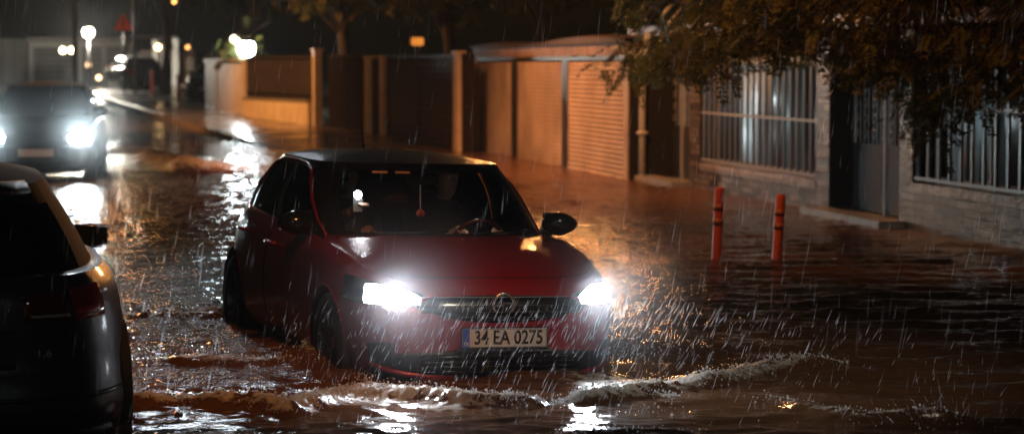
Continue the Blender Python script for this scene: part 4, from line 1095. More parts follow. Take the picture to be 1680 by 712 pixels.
# ---- far buildings
YB = 104
def wx(px): return at(px, 100, YB).x
def wz(py): return at(200, py, YB).z
def boxb(r, name, m, px0, px1, py0, py1, d0=0., d1=.5, b=0):
    x0, x1 = wx(px0), wx(px1); return MB().box(x0, x1, YB+d0, YB+d1, wz(py0), wz(py1), 0, b).build(name, m, r)
zb_ = 160
fb1 = empty('grey_outbuilding', (0, 0, 0), 0, 'low grey building at the far left edge', 'building')
boxb(fb1, 'wall', simple('grey_render', (.22, .22, .21), .7, var=.2, bscale=1), -90, 40, zb_, 64, .4, 5); boxb(fb1, 'roof', darkmetal, -92, 43, 63.9, 56, .1, 5.2)
for k in range(5): boxb(fb1, 'panel_joint', darkmetal, -60+k*20, -59+k*20, zb_, 66, .37, .40)
fb2 = empty('white_garage', (0, 0, 0), 0, 'long white walled building with two framed doors behind the oncoming car', 'building')
boxb(fb2, 'wall', whitewall, 43, 204, zb_, 70, .5, 6); boxb(fb2, 'roof', ramp_mat('pale_roof', (.3, .29, .27), (.36, .34, .32), .6), 40, 207, 69.9, 62, .2, 6.2)
dgr = simple('grey_door', (.20, .205, .21), .5, .2, var=.2, bscale=2)
for a, b, t in ((52, 118, 78), (132, 165, 76), (172, 200, 76)):
    d_ = boxb(fb2, 'door', dgr, a, b, zb_, t, .42, .498)
    x0, x1 = wx(a), wx(b); f = MB(); f.box(x0-.12, x0-.002, YB+.36, YB+.499, wz(zb_), wz(t)+.1); f.box(x1+.002, x1+.12, YB+.36, YB+.499, wz(zb_), wz(t)+.1); f.box(x0-.12, x1+.12, YB+.36, YB+.499, wz(t)+.102, wz(t)+.2); f.build('frame', whitewall, d_)
    g_ = MB(); n = 9
    for i in range(n): z = wz(zb_)+(wz(t)-wz(zb_))*(i+.5)/n; g_.box(x0+.05, x1-.05, YB+.40, YB+.42, z-.02, z+.02)
    g_.build('rails', darkmetal, d_)
fb3 = empty('striped_canopy', (0, 0, 0), 0, 'slanting canopy with dark stripes beside the far white building', 'canopy')
st_ = MB(); x0, x1 = wx(207), wx(258)
for i in range(8):
    xa = x0+(x1-x0)*i/8; st_.add([(xa, YB, wz(62)), (xa+.28, YB, wz(62)), (xa+1.35, YB-2.5, wz(88)), (xa+1.07, YB-2.5, wz(88)), (xa, YB, wz(62)-.06), (xa+.28, YB, wz(62)-.06), (xa+1.35, YB-2.5, wz(88)-.06), (xa+1.07, YB-2.5, wz(88)-.06)], [(0, 1, 2, 3), (7, 6, 5, 4), (0, 4, 5, 1), (1, 5, 6, 2), (2, 6, 7, 3), (3, 7, 4, 0)])
st_.build('slats', simple('canopy_slats', (.06, .06, .06), .5), fb3); MB().box(x0, x1+.8, YB+.6, YB+.9, wz(zb_), wz(60)).build('back_wall', whitewall, fb3)
fb4 = empty('white_post_fence', (0, 0, 0), 0, 'far white posts and panels behind the parked cars', 'fence')
for a, b, t in ((284, 293, 68), (298, 303, 74), (314, 324, 66)): boxb(fb4, 'post', whitewall, a, b, 165, t, -6, -5.6)
boxb(fb4, 'panel', simple('brown_panel', (.12, .08, .06), .7, var=.3, bscale=2), 262, 345, 165, 84, -5.4, -5.2)

# ================================================================== TREES
def leaf_mat(name, c1, c2):
    m, nt, b = mat(name); out = nt.nodes['Material Output']
    oi = N(nt, 'ShaderNodeTexCoord'); nz = N(nt, 'ShaderNodeTexNoise', Scale=2.2, Detail=3.); nt.links.new(oi.outputs['Object'], nz.inputs['Vector'])
    mx = N(nt, 'ShaderNodeMix', data_type='RGBA'); mx.inputs['A'].default_value = (*c1, 1); mx.inputs['B'].default_value = (*c2, 1)
    mr = N(nt, 'ShaderNodeMapRange'); mr.inputs['From Min'].default_value = .35; mr.inputs['From Max'].default_value = .65; nt.links.new(nz.outputs['Fac'], mr.inputs['Value']); nt.links.new(mr.outputs[0], mx.inputs['Factor'])
    nt.links.new(mx.outputs['Result'], b.inputs['Base Color']); b.inputs['Roughness'].default_value = .6
    tr = N(nt, 'ShaderNodeBsdfTranslucent'); nt.links.new(mx.outputs['Result'], tr.inputs['Color'])
    ms = N(nt, 'ShaderNodeMixShader'); ms.inputs[0].default_value = .35; nt.links.new(b.outputs[0], ms.inputs[1]); nt.links.new(tr.outputs[0], ms.inputs[2]); nt.links.new(ms.outputs[0], out.inputs['Surface'])
    return m
leafm = leaf_mat('wet_leaf', (.075, .085, .02), (.11, .085, .02)); bark = simple('bark', (.03, .023, .018), .8, bump=.6, bscale=14, var=.4)
def leaflets(V, Fc, p, d, up, ln, wd):
    s_ = d.cross(up).normalized()
    b = len(V); V += [p, p+d*ln*.45+s_*wd, p+d*ln, p+d*ln*.45-s_*wd]; Fc.append((b, b+1, b+2, b+3))
def frond(V, Fc, p, d, L_, n=9, ll=.075, lw=.0145):
    """a pinnate leaf: leaflets in pairs along a drooping rib"""
    d = d.normalized(); q = p.copy()
    for i in range(n):
        d = (d+Vector((0, 0, -.10))).normalized(); q = q+d*(L_/n)
        side = d.cross(Vector((0, 0, 1))).normalized(); up = side.cross(d)
        for s in (-1, 1):
            dd = (side*s+d*.6+Vector((random.uniform(-.25, .25), random.uniform(-.25, .25), random.uniform(-.35, .1)))).normalized()
            leaflets(V, Fc, q, dd, up, ll*random.uniform(.75, 1.2), lw*random.uniform(.8, 1.3))
    leaflets(V, Fc, q, d, Vector((0, 0, 1)), ll, lw)
def branch(mb, a, b, r0, r1, bow=.2):
    pts = []; n = 7; off = Vector((random.uniform(-bow, bow), random.uniform(-bow, bow), random.uniform(0, bow*1.4)))
    for i in range(n+1):
        f = i/n; pts.append(a.lerp(b, f)+off*math.sin(PI*f)*(a-b).length*.35)
    mb.tube(pts, [r0+(r1-r0)*i/n for i in range(n+1)], 7, cap=True); return pts

# the tree hanging over the brick house; its trunk stands on the pavement beyond the right edge
troot = empty('street_tree', (5.05, 18.2, PZ), 0, 'big leafy tree hanging its orange lit branches over the brick house', 'tree')
TB = Vector((5.05, 18.2, PZ)); V = []; Fc = []; tb = MB()
tb.tube([(0, 0, 0), (.03, .05, 1.2), (-.05, .2, 2.6), (-.25, .5, 3.9), (-.4, 1., 5.2), (-.5, 1.4, 7.)], [.24, .19, .17, .15, .12, .06], 12)
crown_low = spl([980, 1010, 1045, 1090, 1140, 1190, 1240, 1290, 1330, 1380, 1430, 1475, 1500, 1550, 1595, 1625, 1650, 1690, 1760, 1900],
                [95, 122, 138, 146, 140, 122, 108, 98, 104, 118, 132, 152, 196, 215, 192, 150, 128, 168, 180, 150])
def top_edge(px): return -260
clusters = []
tips = []
for k in range(620):
    px = random.uniform(1045, 1880); Y = random.uniform(19.5, 26.5) if px > 1150 else random.uniform(22.5, 27.5)
    low = crown_low(px)-30
    py = low-abs(random.gauss(0, 1))*95-random.uniform(0, 12)
    if random.random() < .30: py = low-random.uniform(5, 38)
    if py < -330: continue
    # openings in the crown
    if random.random() > .5+.5*(.5+.5*math.sin(px*.021+py*.034)): continue
    tips.append(at(px, py, Y))
for px, py, Y in ((988, 122, 27), (1002, 112, 27.4), (1018, 128, 27), (1030, 140, 26.8), (1500, 200, 22), (1520, 212, 21.5), (1545, 218, 21.6), (1572, 212, 21.5), (1590, 196, 22), (1530, 180, 21.8), (1560, 175, 22), (1505, 170, 22), (1580, 165, 22), (1545, 190, 21.2), (1668, 160, 21), (1680, 175, 21)):
    tips.append(at(px, py-16, Y))
forks = [Vector((-.2, .4, 3.6)), Vector((-.35, .9, 4.7)), Vector((-.45, 1.3, 6.2)), Vector((-.05, .2, 2.7))]
mains = []
for tx, ty, tz in ((-1.2, 7, 3.3), (-2.2, 8.5, 3.6), (-.6, 5, 3.0), (-2.5, 6, 4.8), (-1.8, 3.5, 5.4), (.2, 4, 3.2), (.8, 2.5, 4.4), (-1.0, 4.2, 2.9), (.6, 1.5, 6.4)):
    f_ = random.choice(forks); pts = branch(tb, f_, Vector((tx, ty, tz)), .085, .022, .12); mains += pts[1:]
for tp in tips:
    loc = tp-TB
    near = min(mains, key=lambda m_: (m_-loc).length)
    if (near-loc).length < 2.6: branch(tb, near, loc, .018, .005, .15)
    n = random.randint(4, 7)
    for i in range(n):
        d = Vector((random.gauss(-.3, .8), random.gauss(-.1, .8), random.uniform(-.55, .45)))
        o = loc+Vector((random.gauss(0, .10), random.gauss(0, .16), random.gauss(.0, .07)))
        frond(V, Fc, o, d, random.uniform(.22, .42))
tb.build('trunk', bark, troot, True)
MB().add(V, Fc).build('crown', leafm, troot)
print('leaf faces', len(Fc))

def bg_tree(x, y, z0_, h, rx, rz, label, n=420, group='dark trees behind the walls', seed=1, zc=None):
    random.seed(seed); r = empty('background_tree', (x, y, z0_), 0, label, 'tree', group); t = MB(); V = []; Fc = []
    cz = zc or h*.68
    t.tube([(0, 0, 0), (.1, 0, h*.25), (-.05, .1, h*.5), (.05, .1, h*.8)], [.22, .17, .13, .05], 10)
    for k in range(n):
        while True:
            u = Vector((random.uniform(-1, 1), random.uniform(-1, 1), random.uniform(-1, 1)))
            if .25 < u.length < 1: break
        u *= (.8+.25*math.sin(u.x*5+seed)*math.cos(u.z*6))
        o = Vector((u.x*rx, u.y*rx*.8, cz+u.z*rz))
        if k % 10 == 0: branch(t, Vector((0, .05, h*random.uniform(.3, .6))), o, .05, .012, .2)
        for i in range(3):
            d = Vector((random.gauss(0, 1), random.gauss(0, 1), random.uniform(-.6, .4)))
            frond(V, Fc, o+Vector((random.gauss(0, .2), random.gauss(0, .2), random.gauss(0, .15))), d, .6, 5, .2, .05)
    t.build('trunk', bark, r, True); MB().add(V, Fc).build('crown', leafm, r); return r
p = hit(272, 160, 0, False)
bg_tree(p.x, p.y, terr(p.y), 8, 3.2, 2.2, 'dark tree with orange lit leaves and a trunk beside the far parked car', 330, seed=3, zc=5.9)
p = at(395, 60, 71); bg_tree(p.x, 71, terr(71), 6.4, 2.6, 1.6, 'dark tree behind the bright street lamp and the garden wall', 300, seed=5, zc=4.6)
p = at(560, 50, 62); bg_tree(p.x, 62, terr(62), 7, 3.0, 2.0, 'black tree behind the narrow gate and the railings', 260, seed=6, zc=4.9)
p = at(700, 50, 56); bg_tree(p.x+.5, 57, terr(56), 7, 2.8, 2.0, 'black tree behind the wide dark gate', 240, seed=8, zc=4.7)
p = at(890, 30, 50); bg_tree(p.x, 50, terr(50), 7, 3.2, 1.9, 'black tree rising behind the garages', 240, seed=9, zc=4.9)
# leaves lit by the white lamp
random.seed(41); lv = empty('lamp_bush', at(395, 80, 66.8), 0, 'green leafy branch lit up right beside the bright white street lamp', 'branch'); V = []; Fc = []
for k in range(90):
    q = at(random.gauss(388, 17), random.gauss(80, 14), 66.6+random.uniform(-.5, .6))-lv.location
    frond(V, Fc, q, Vector((random.gauss(0, 1), random.gauss(0, 1), random.uniform(-.6, .4))), .35, 5, .14, .04)
tb_ = MB(); branch(tb_, Vector((.9, .6, .9)), Vector((-.6, .1, -.3)), .03, .008, .2); tb_.build('twig', bark, lv, True); MB().add(V, Fc).build('leaves', leafm, lv)
random.seed(77)

# ================================================================== FLOOD WATER
def ridge_pts(px): return [Vector(hit(x, y, 0).xy) for x, y in px]
ridges = [  # polyline on the photograph's ground, height, width, foam
    (ridge_pts([(150, 655), (230, 662), (330, 664), (420, 672), (480, 680), (530, 668), (570, 654), (620, 650), (700, 656), (760, 664), (830, 663), (900, 668)]), .060, .10, 1.0),
    (ridge_pts([(900, 668), (960, 662), (1040, 650), (1110, 640), (1180, 630), (1230, 614), (1290, 604), (1390, 596)]), .055, .09, 1.0),
    (ridge_pts([(940, 664), (1020, 655), (1120, 650)]), .03, .06, .8),
    (ridge_pts([(205, 520), (260, 524), (320, 524), (370, 518), (400, 508)]), .045, .14, .55),
    (ridge_pts([(225, 590), (300, 598), (360, 604), (430, 612), (500, 606)]), .03, .09, .5),
    (ridge_pts([(900, 712), (980, 712), (1060, 709), (1150, 708)]), .02, .05, .5),
    (ridge_pts([(1240, 655), (1320, 672), (1400, 688), (1500, 690), (1600, 694)]), .035, .08, .45),
    (ridge_pts([(165, 250), (215, 258), (262, 270), (318, 284)]), .16, .45, 1.0),
    (ridge_pts([(990, 590), (1040, 582), (1100, 590), (1180, 575)]), .05, .16, .25),
    (ridge_pts([(440, 598), (490, 600), (540, 604), (600, 616), (680, 618), (780, 612)]), .04, .10, .3),
]
def seg_dist(X, Y, pts):
    D_ = np.full(X.shape, 1e9); S_ = np.zeros(X.shape); Tt = np.zeros(X.shape); acc = 0
    tot = sum((b-a).length for a, b in zip(pts, pts[1:]))
    for a, b in zip(pts, pts[1:]):
        ab = b-a; L2 = ab.length_squared; t = np.clip(((X-a.x)*ab.x+(Y-a.y)*ab.y)/L2, 0, 1)
        dx = X-(a.x+ab.x*t); dy = Y-(a.y+ab.y*t); d = np.hypot(dx, dy); m = d < D_
        D_ = np.where(m, d, D_); S_ = np.where(m, dy, S_); Tt = np.where(m, (acc+t*math.sqrt(L2))/tot, Tt); acc += math.sqrt(L2)
    return D_, S_, Tt
def fbm(X, Y, sx, sy, seed, oct=4):
    r = np.random.default_rng(seed); out = np.zeros(X.shape); a = 1; tot = 0
    for o in range(oct):
        for k in range(5):
            th = r.uniform(0, 2*PI); fx, fy = math.cos(th)/sx*2**o, math.sin(th)/sy*2**o; ph_ = r.uniform(0, 6.28)
            out += a*np.sin(2*PI*(X*fx+Y*fy)+ph_+1.1*np.sin(2*PI*(X*fy*.37-Y*fx*.41)+ph_*2))
        tot += a*5; a *= .55
    return out/tot*2
xs = np.concatenate([np.linspace(-34, -6, 90, endpoint=False), np.linspace(-6, -3.2, 60, endpoint=False), np.linspace(-3.2, 4.6, 330, endpoint=False), np.linspace(4.6, 13, 70)])
ysl = [1.0]; 
while ysl[-1] < 10.2: ysl.append(ysl[-1]+.12)
while ysl[-1] < 53: ysl.append(ysl[-1]+max(.016, .016*(ysl[-1]/12)**1.6) if ysl[-1] < 16.5 else ysl[-1]+.03*(ysl[-1]/16)**1.7)
ys = np.array(ysl); X, Y = np.meshgrid(xs, ys)
near = np.clip((22-Y)/8, .25, 1)
calm = np.clip((Y-11.9)/1.0, .22, 1)
Z = WL + .010*.5*np.clip((13.4-Y)/1.5, 0, 1)*fbm(X, Y, .7, .24, 31, 3) + .016*fbm(X, Y, 1.6, .55, 1, 3)*np.clip((60-Y)/30, 0.3, 1) + calm*(.0055*fbm(X, Y, .45, .20, 2, 3) + .0025*fbm(X, Y, .14, .09, 4, 2))
# turbulence round the red car
cxp = np.hypot((X+.9)/2.4, (Y-14.1)/3.0); turb = np.exp(-cxp**2)
Z += .060*np.exp(-((X+.55)/1.35)**4-((Y-13.9)/1.55)**4)
Z += turb*(.020*fbm(X, Y, .6, .35, 7, 4))
# long swell rolling to the right of the car
Z += .020*np.clip((X-1)/2, 0, 1)*np.clip((26-Y)/6, 0, 1)*np.sin(2*PI*((Y+.25*X)/.62+.35*np.sin(X*1.1)+.25*fbm(X, Y, 3, 1.2, 9, 2)))
foam = np.zeros(X.shape)
for i, (pts, hgt, wd, fo) in enumerate(ridges):
    wob = fbm(X, Y, .5, .5, 20+i, 3)
    Yw = Y+.05*wob; D_, S_, Tt = seg_dist(X+.03*wob, Yw, pts)
    env = np.clip(np.minimum(Tt, 1-Tt)*7, 0, 1)**.6
    front = S_ < 0   # the side towards the camera is steeper
    w_ = np.where(front, wd*.75, wd*1.9)
    amp = hgt*(1+.35*fbm(X, Y, .8, .8, 40+i, 2))
    g_ = np.exp(-(D_/w_)**2)*env
    Z += amp*g_*(1+.25*fbm(X, Y, .10, .07, 60+i, 3))
    fm = np.exp(-((S_-wd*.35)/(wd*.75))**2)*(D_ < wd*3)*env*fo
    foam = np.maximum(foam, fm*np.clip(.75+.9*fbm(X, Y, .22, .10, 80+i, 4), 0, 1.4))
for (qx, qy, sx_, sy_, k_) in ((992, 632, .20, .32, 1.0), (640, 657, .30, .12, 1.1), (740, 668, .25, .10, .8)):
    q_ = hit(qx, qy, 0); foam = np.maximum(foam, k_*np.exp(-((X-q_.x)/sx_)**2-((Y-q_.y)/sy_)**2)*np.clip(.7+.9*fbm(X, Y, .16, .07, 120, 4), 0, 1.3))
foam = np.maximum(foam, .35*turb*np.clip(fbm(X, Y, .5, .22, 99, 4)-.35, 0, 1)*1.5)
nr, nc = X.shape
me = bpy.data.meshes.new('flood_water'); co_ = np.stack([X, Y, Z], -1).reshape(-1, 3)
idx = np.arange(nr*nc).reshape(nr, nc); q = np.stack([idx[:-1, :-1], idx[:-1, 1:], idx[1:, 1:], idx[1:, :-1]], -1).reshape(-1, 4)
# leave out cells that lie wholly beyond the kerb of dry ground
me.vertices.add(len(co_)); me.vertices.foreach_set('co', co_.ravel().astype(np.float32))
me.loops.add(q.size); me.loops.foreach_set('vertex_index', q.ravel().astype(np.int32))
me.polygons.add(len(q)); me.polygons.foreach_set('loop_start', (np.arange(len(q))*4).astype(np.int32)); me.polygons.foreach_set('loop_total', np.full(len(q), 4, np.int32))
me.polygons.foreach_set('use_smooth', np.ones(len(q), bool)); me.update(); me.validate()
at_ = me.attributes.new('foam', 'FLOAT', 'POINT'); at_.data.foreach_set('value', np.clip(foam, 0, 1).ravel().astype(np.float32))
at_ = me.attributes.new('chop', 'FLOAT', 'POINT'); at_.data.foreach_set('value', (calm*.62).ravel().astype(np.float32))
m, nt, b = mat('muddy_water')
at2 = N(nt, 'ShaderNodeAttribute', attribute_name='foam'); tc = N(nt, 'ShaderNodeTexCoord')
nf = N(nt, 'ShaderNodeTexNoise', Scale=26., Detail=6., Roughness=.7); mp = N(nt, 'ShaderNodeMapping'); mp.inputs['Scale'].default_value = (1, 1.8, 1)
nt.links.new(tc.outputs['Object'], mp.inputs['Vector']); nt.links.new(mp.outputs[0], nf.inputs['Vector'])
ma = N(nt, 'ShaderNodeMath', operation='MULTIPLY_ADD'); nt.links.new(at2.outputs['Fac'], ma.inputs[0]); ma.inputs[1].default_value = 1.3; 
sb = N(nt, 'ShaderNodeMath', operation='SUBTRACT'); nt.links.new(nf.outputs['Fac'], sb.inputs[0]); sb.inputs[1].default_value = .78; nt.links.new(sb.outputs[0], ma.inputs[2])
mr = N(nt, 'ShaderNodeMapRange'); mr.inputs['From Min'].default_value = .0; mr.inputs['From Max'].default_value = .45; nt.links.new(ma.outputs[0], mr.inputs['Value'])
nm = N(nt, 'ShaderNodeTexNoise', Scale=1.3, Detail=4.); nt.links.new(tc.outputs['Object'], nm.inputs['Vector'])
mxa = N(nt, 'ShaderNodeMix', data_type='RGBA'); mxa.inputs['A'].default_value = (.070, .034, .018, 1); mxa.inputs['B'].default_value = (.13, .062, .030, 1); nt.links.new(nm.outputs['Fac'], mxa.inputs['Factor'])
mxb = N(nt, 'ShaderNodeMix', data_type='RGBA'); mxb.inputs['B'].default_value = (.72, .66, .58, 1); nt.links.new(mxa.outputs['Result'], mxb.inputs['A']); nt.links.new(mr.outputs[0], mxb.inputs['Factor'])
nt.links.new(mxb.outputs['Result'], b.inputs['Base Color'])
rr = N(nt, 'ShaderNodeMapRange'); rr.inputs['To Min'].default_value = .045; rr.inputs['To Max'].default_value = .35; nt.links.new(mr.outputs[0], rr.inputs['Value']); nt.links.new(rr.outputs[0], b.inputs['Roughness'])
b.inputs['IOR'].default_value = 1.33; b.inputs['Specular IOR Level'].default_value = .5
b1 = N(nt, 'ShaderNodeTexNoise', Scale=9., Detail=7., Roughness=.62); mp2 = N(nt, 'ShaderNodeMapping'); mp2.inputs['Scale'].default_value = (.75, 1.5, 1)
nt.links.new(tc.outputs['Object'], mp2.inputs['Vector']); nt.links.new(mp2.outputs[0], b1.inputs['Vector'])
bp1 = N(nt, 'ShaderNodeBump', Strength=.62, Distance=.03); nt.links.new(b1.outputs['Fac'], bp1.inputs['Height']); at3 = N(nt, 'ShaderNodeAttribute', attribute_name='chop'); nt.links.new(at3.outputs['Fac'], bp1.inputs['Strength'])
vo = N(nt, 'ShaderNodeTexVoronoi', Scale=7.); nt.links.new(tc.outputs['Object'], vo.inputs['Vector'])     # rain rings
wv = N(nt, 'ShaderNodeMath', operation='MULTIPLY'); nt.links.new(vo.outputs['Distance'], wv.inputs[0]); wv.inputs[1].default_value = 55
sn = N(nt, 'ShaderNodeMath', operation='SINE'); nt.links.new(wv.outputs[0], sn.inputs[0])
fal = N(nt, 'ShaderNodeMapRange'); fal.inputs['From Min'].default_value = .05; fal.inputs['From Max'].default_value = .45; fal.inputs['To Min'].default_value = 1; fal.inputs['To Max'].default_value = 0; nt.links.new(vo.outputs['Distance'], fal.inputs['Value'])
ml = N(nt, 'ShaderNodeMath', operation='MULTIPLY'); nt.links.new(sn.outputs[0], ml.inputs[0]); nt.links.new(fal.outputs[0], ml.inputs[1])
bp2 = N(nt, 'ShaderNodeBump', Strength=.22, Distance=.006); nt.links.new(ml.outputs[0], bp2.inputs['Height']); nt.links.new(bp1.outputs[0], bp2.inputs['Normal'])
nt.links.new(bp2.outputs[0], b.inputs['Normal'])
# froth lets light through
out_ = nt.nodes['Material Output']; trl = N(nt, 'ShaderNodeBsdfTranslucent'); trl.inputs['Color'].default_value = (.85, .83, .78, 1)
mfx = N(nt, 'ShaderNodeMath', operation='MULTIPLY'); nt.links.new(mr.outputs[0], mfx.inputs[0]); mfx.inputs[1].default_value = .5
msx = N(nt, 'ShaderNodeMixShader'); nt.links.new(mfx.outputs[0], msx.inputs[0]); nt.links.new(b.outputs[0], msx.inputs[1]); nt.links.new(trl.outputs[0], msx.inputs[2]); nt.links.new(msx.outputs[0], out_.inputs['Surface'])
me.materials.append(m); wo = bpy.data.objects.new('flood_water', me); COL.objects.link(wo)
tag(wo, 'muddy brown flood water with ripples and foaming bow waves', 'water', kind='structure')

# ================================================================== SPRAY, FOAM DROPS, RAIN
dropm = None
def rain_mat(name, c_, tr_):
    m, nt, b = mat(name); out = nt.nodes['Material Output']; b.inputs['Base Color'].default_value = (*c_, 1); b.inputs['Roughness'].default_value = .15
    t = N(nt, 'ShaderNodeBsdfTranslucent'); t.inputs['Color'].default_value = (*c_, 1); a = N(nt, 'ShaderNodeMixShader'); a.inputs[0].default_value = .5
    tt = N(nt, 'ShaderNodeBsdfTransparent'); a2 = N(nt, 'ShaderNodeMixShader'); a2.inputs[0].default_value = tr_
    nt.links.new(b.outputs[0], a.inputs[1]); nt.links.new(t.outputs[0], a.inputs[2]); nt.links.new(a.outputs[0], a2.inputs[1]); nt.links.new(tt.outputs[0], a2.inputs[2]); nt.links.new(a2.outputs[0], out.inputs['Surface'])
    return m
def octa(V, Fc, p, r, st=None):
    b = len(V); st = st or Vector((0, 0, 1)); u = st.orthogonal().normalized(); w_ = st.cross(u).normalized(); L_ = st
    V += [p+L_*r*(st.length if st.length > 1.01 else 1), p+u*r, p+w_*r, p-u*r, p-w_*r, p-L_*r]
    Fc += [(b, b+1, b+2), (b, b+2, b+3), (b, b+3, b+4), (b, b+4, b+1), (b+5, b+2, b+1), (b+5, b+3, b+2), (b+5, b+4, b+3), (b+5, b+1, b+4)]
def streak(V, Fc, p, d, L_, r):
    d = d.normalized(); u = d.orthogonal().normalized(); w_ = d.cross(u); b = len(V); q = p+d*L_; md = p+d*L_*.35
    V.append(p); 
    for k in range(3): V.append(md+(u*math.cos(2.094*k)+w_*math.sin(2.094*k))*r)
    V.append(q)
    for k in range(3): k2 = (k+1) % 3; Fc += [(b, b+1+k2, b+1+k), (b+4, b+1+k, b+1+k2)]
dropm = rain_mat('water_drop', (.9, .92, .95), .0)
V, Fc = [], []
def wz_at(x, y):
    j = int(np.clip(np.searchsorted(xs, x), 0, nc-1)); i = int(np.clip(np.searchsorted(ys, y), 0, nr-1)); return float(Z[i, j]), float(foam[i, j])
for (pts, hgt, wd, fo), cnt in zip(ridges, (950, 800, 150, 260, 160, 60, 140, 120, 60, 120)):
    for k in range(cnt):
        t = random.random()*(len(pts)-1); i = int(t); p = pts[i].lerp(pts[i+1], t-i)
        x = p.x+random.gauss(0, wd*.5); y = p.y+random.gauss(0, wd*.55); z_, f_ = wz_at(x, y)
        octa(V, Fc, Vector((x, y, z_+abs(random.gauss(0, .012)))), random.choice((.003, .004, .005, .006, .009))*random.uniform(.6, 1.2))
foamo = MB().add(V, Fc).build('foam_drops', dropm, None, True); tag(foamo, 'white beads of foam and flying drops along the crests of the bow waves', 'foam', kind='stuff')
V, Fc = [], []
def burst(px, py, n, sp, up, r=(.003, .009), Y=None):
    c_ = hit(px, py)
    for k in range(n):
        a = random.uniform(0, 2*PI); q = abs(random.gauss(0, 1)); x = c_.x+math.cos(a)*sp*q; y = c_.y+math.sin(a)*sp*q
        octa(V, Fc, Vector((x, y, WL+random.random()**1.7*up*math.exp(-q*q*.4))), random.uniform(*r))
burst(508, 592, 420, .07, .17); burst(380, 508, 320, .13, .10); burst(600, 640, 160, .25, .10); burst(690, 645, 130, .2, .08); burst(560, 652, 120, .15, .08); burst(1010, 640, 120, .25, .08)
burst(640, 606, 60, .2, .12, (.003, .006)); burst(1040, 590, 90, .2, .10, (.003, .006)); burst(1080, 668, 16, .25, .02, (.004, .012)); burst(1470, 690, 60, .3, .04, (.003, .006)); burst(735, 585, 8, .02, .14, (.006, .011))
tag(MB().add(V, Fc).build('wheel_spray', dropm, None, True), 'clumps of white spray thrown up round the wheels of the red hatchback', 'spray', kind='stuff')
V, Fc = [], []
def near_head(p):   # spray hangs in front of the lamps
    return True
cnt = 0
while cnt < 980:      # drops flung forward and down from the bonnet and wheels in the headlight beams
    px = random.gauss(900, 270); py = 500+abs(random.gauss(0, 1))*75+max(0, px-1050)*.10+max(0, 700-px)*.05
    if py > 725 or px < 440 or px > 1640: continue
    p = at(px, py, random.uniform(11.3, 12.75)); 
    if p.z < WL+.02: p = at(px, py, 11.2)
    streak(V, Fc, p, Vector((random.gauss(.46, .14), random.gauss(0, .2), 1)), random.uniform(.02, .10)*random.choice((.6, 1, 1.2)), random.uniform(.0007, .0018)); cnt += 1
for k in range(85):     # the fan of a single big splash
    c_ = at(1555+random.gauss(0, 45), 742+random.gauss(0, 8), 11.2); a = random.gauss(0, .62)
    d = Vector((math.sin(a), random.gauss(0, .2), math.cos(a))); p = c_+d.normalized()*random.uniform(.10, .42)*(1-.25*abs(a))
    streak(V, Fc, p, d, random.uniform(.03, .10), random.uniform(.0006, .0012))
tag(MB().add(V, Fc).build('splash_drops', rain_mat('spray_drop', (.9, .93, 1), .15), None), 'bright slanting drops of spray flying in front of the headlights', 'spray', kind='stuff')
V, Fc = [], []
for k in range(850):
    px = random.uniform(-60, 1740); py = random.uniform(-20, 740); Yd = random.uniform(8.5, 13.2) if random.random() < .75 else random.uniform(13.5, 30)
    if Yd > 13.3: 
        p = at(px, py, Yd)
        if p.z < WL: continue
    p = at(px, py, Yd)
    if p.z < WL+.02: continue
    # keep clear of the car bodies
    lx = (p.x-CAR_X); ly = (p.y-CAR_Y)
    if abs(lx) < 1.7 and abs(ly) < 2.3 and p.z < 1.5: continue
    if -4.4 < p.x < -1.9 and 11.2 < p.y < 15.8 and p.z < 1.5: continue
    streak(V, Fc, p, Vector((random.gauss(.14, .05), random.gauss(0, .05), 1)), random.uniform(.05, .2), random.uniform(.0005, .0009))
tag(MB().add(V, Fc).build('rain', rain_mat('rain_drop', (.9, .93, 1), .35), None), 'thin slanting streaks of falling rain', 'rain', kind='stuff')

# ================================================================== STREET LIGHT AND ADDED FILL
lamp('SPOT', 'sodium_light', (-4.2, 37.5, 6.2), (1, .34, .11), 5600, .25, aim=(-.5, 39.5, .3), cone=100, blend=.7)
lamp('POINT', 'sodium_light', (.55, 31.0, 4.2), (1, .40, .12), 1000, .18).data.specular_factor = .2  # unseen light added to turn the water before the garages orange
lamp('SPOT', 'sodium_light', (-13.5, 57, 6.0), SOD, 6000, .25, aim=(-6.0, 62, 1.2), cone=88, blend=.8).data.specular_factor = .1
lamp('POINT', 'sodium_light', (-10.5, 50, 6.5), SOD, 500, .25).data.specular_factor = .05
lamp('SPOT', 'sodium_light', (-15.5, 66, 6.5), SOD, 1500, .2, aim=(sg.location.x, sg.location.y, 4.3), cone=35, blend=.8)  # unseen light added to brighten the warning sign
lamp('POINT', 'cool_white_light', (-.8, 1.0, 4.2), (.85, .92, 1), 75, .2)  # unseen fill added above the camera for the black car's rear and the plate
lamp('SPOT', 'sodium_light', (.3, 18.6, 6.5), SOD, 700, .25, aim=(3.4, 22.8, 3.0), cone=105, blend=.9).data.specular_factor = .15
lamp('SPOT', 'wave_fill_light', (2.6, 9.5, 5.0), (1, .84, .62), 260, .2, aim=(1.3, 13.2, 0), cone=44, blend=.9)  # unseen fill added to light the right-hand wave crest
lamp('SPOT', 'sodium_light', (.3, 9.0, 5.5), SOD, 650, .25, aim=(-1.7, 13.4, 0), cone=38, blend=.9)
lamp('SPOT', 'cool_white_light', (-6.5, 19.0, 2.3), (.80, .93, 1), 1500, .25, aim=(3.9, 28, .6), cone=44, blend=1.0)
lamp('SPOT', 'cool_white_light', (-4.3, 28.0, 7.0), (.85, .94, 1), 300, .25, aim=(-1.0, 13, 0), cone=62, blend=.8)
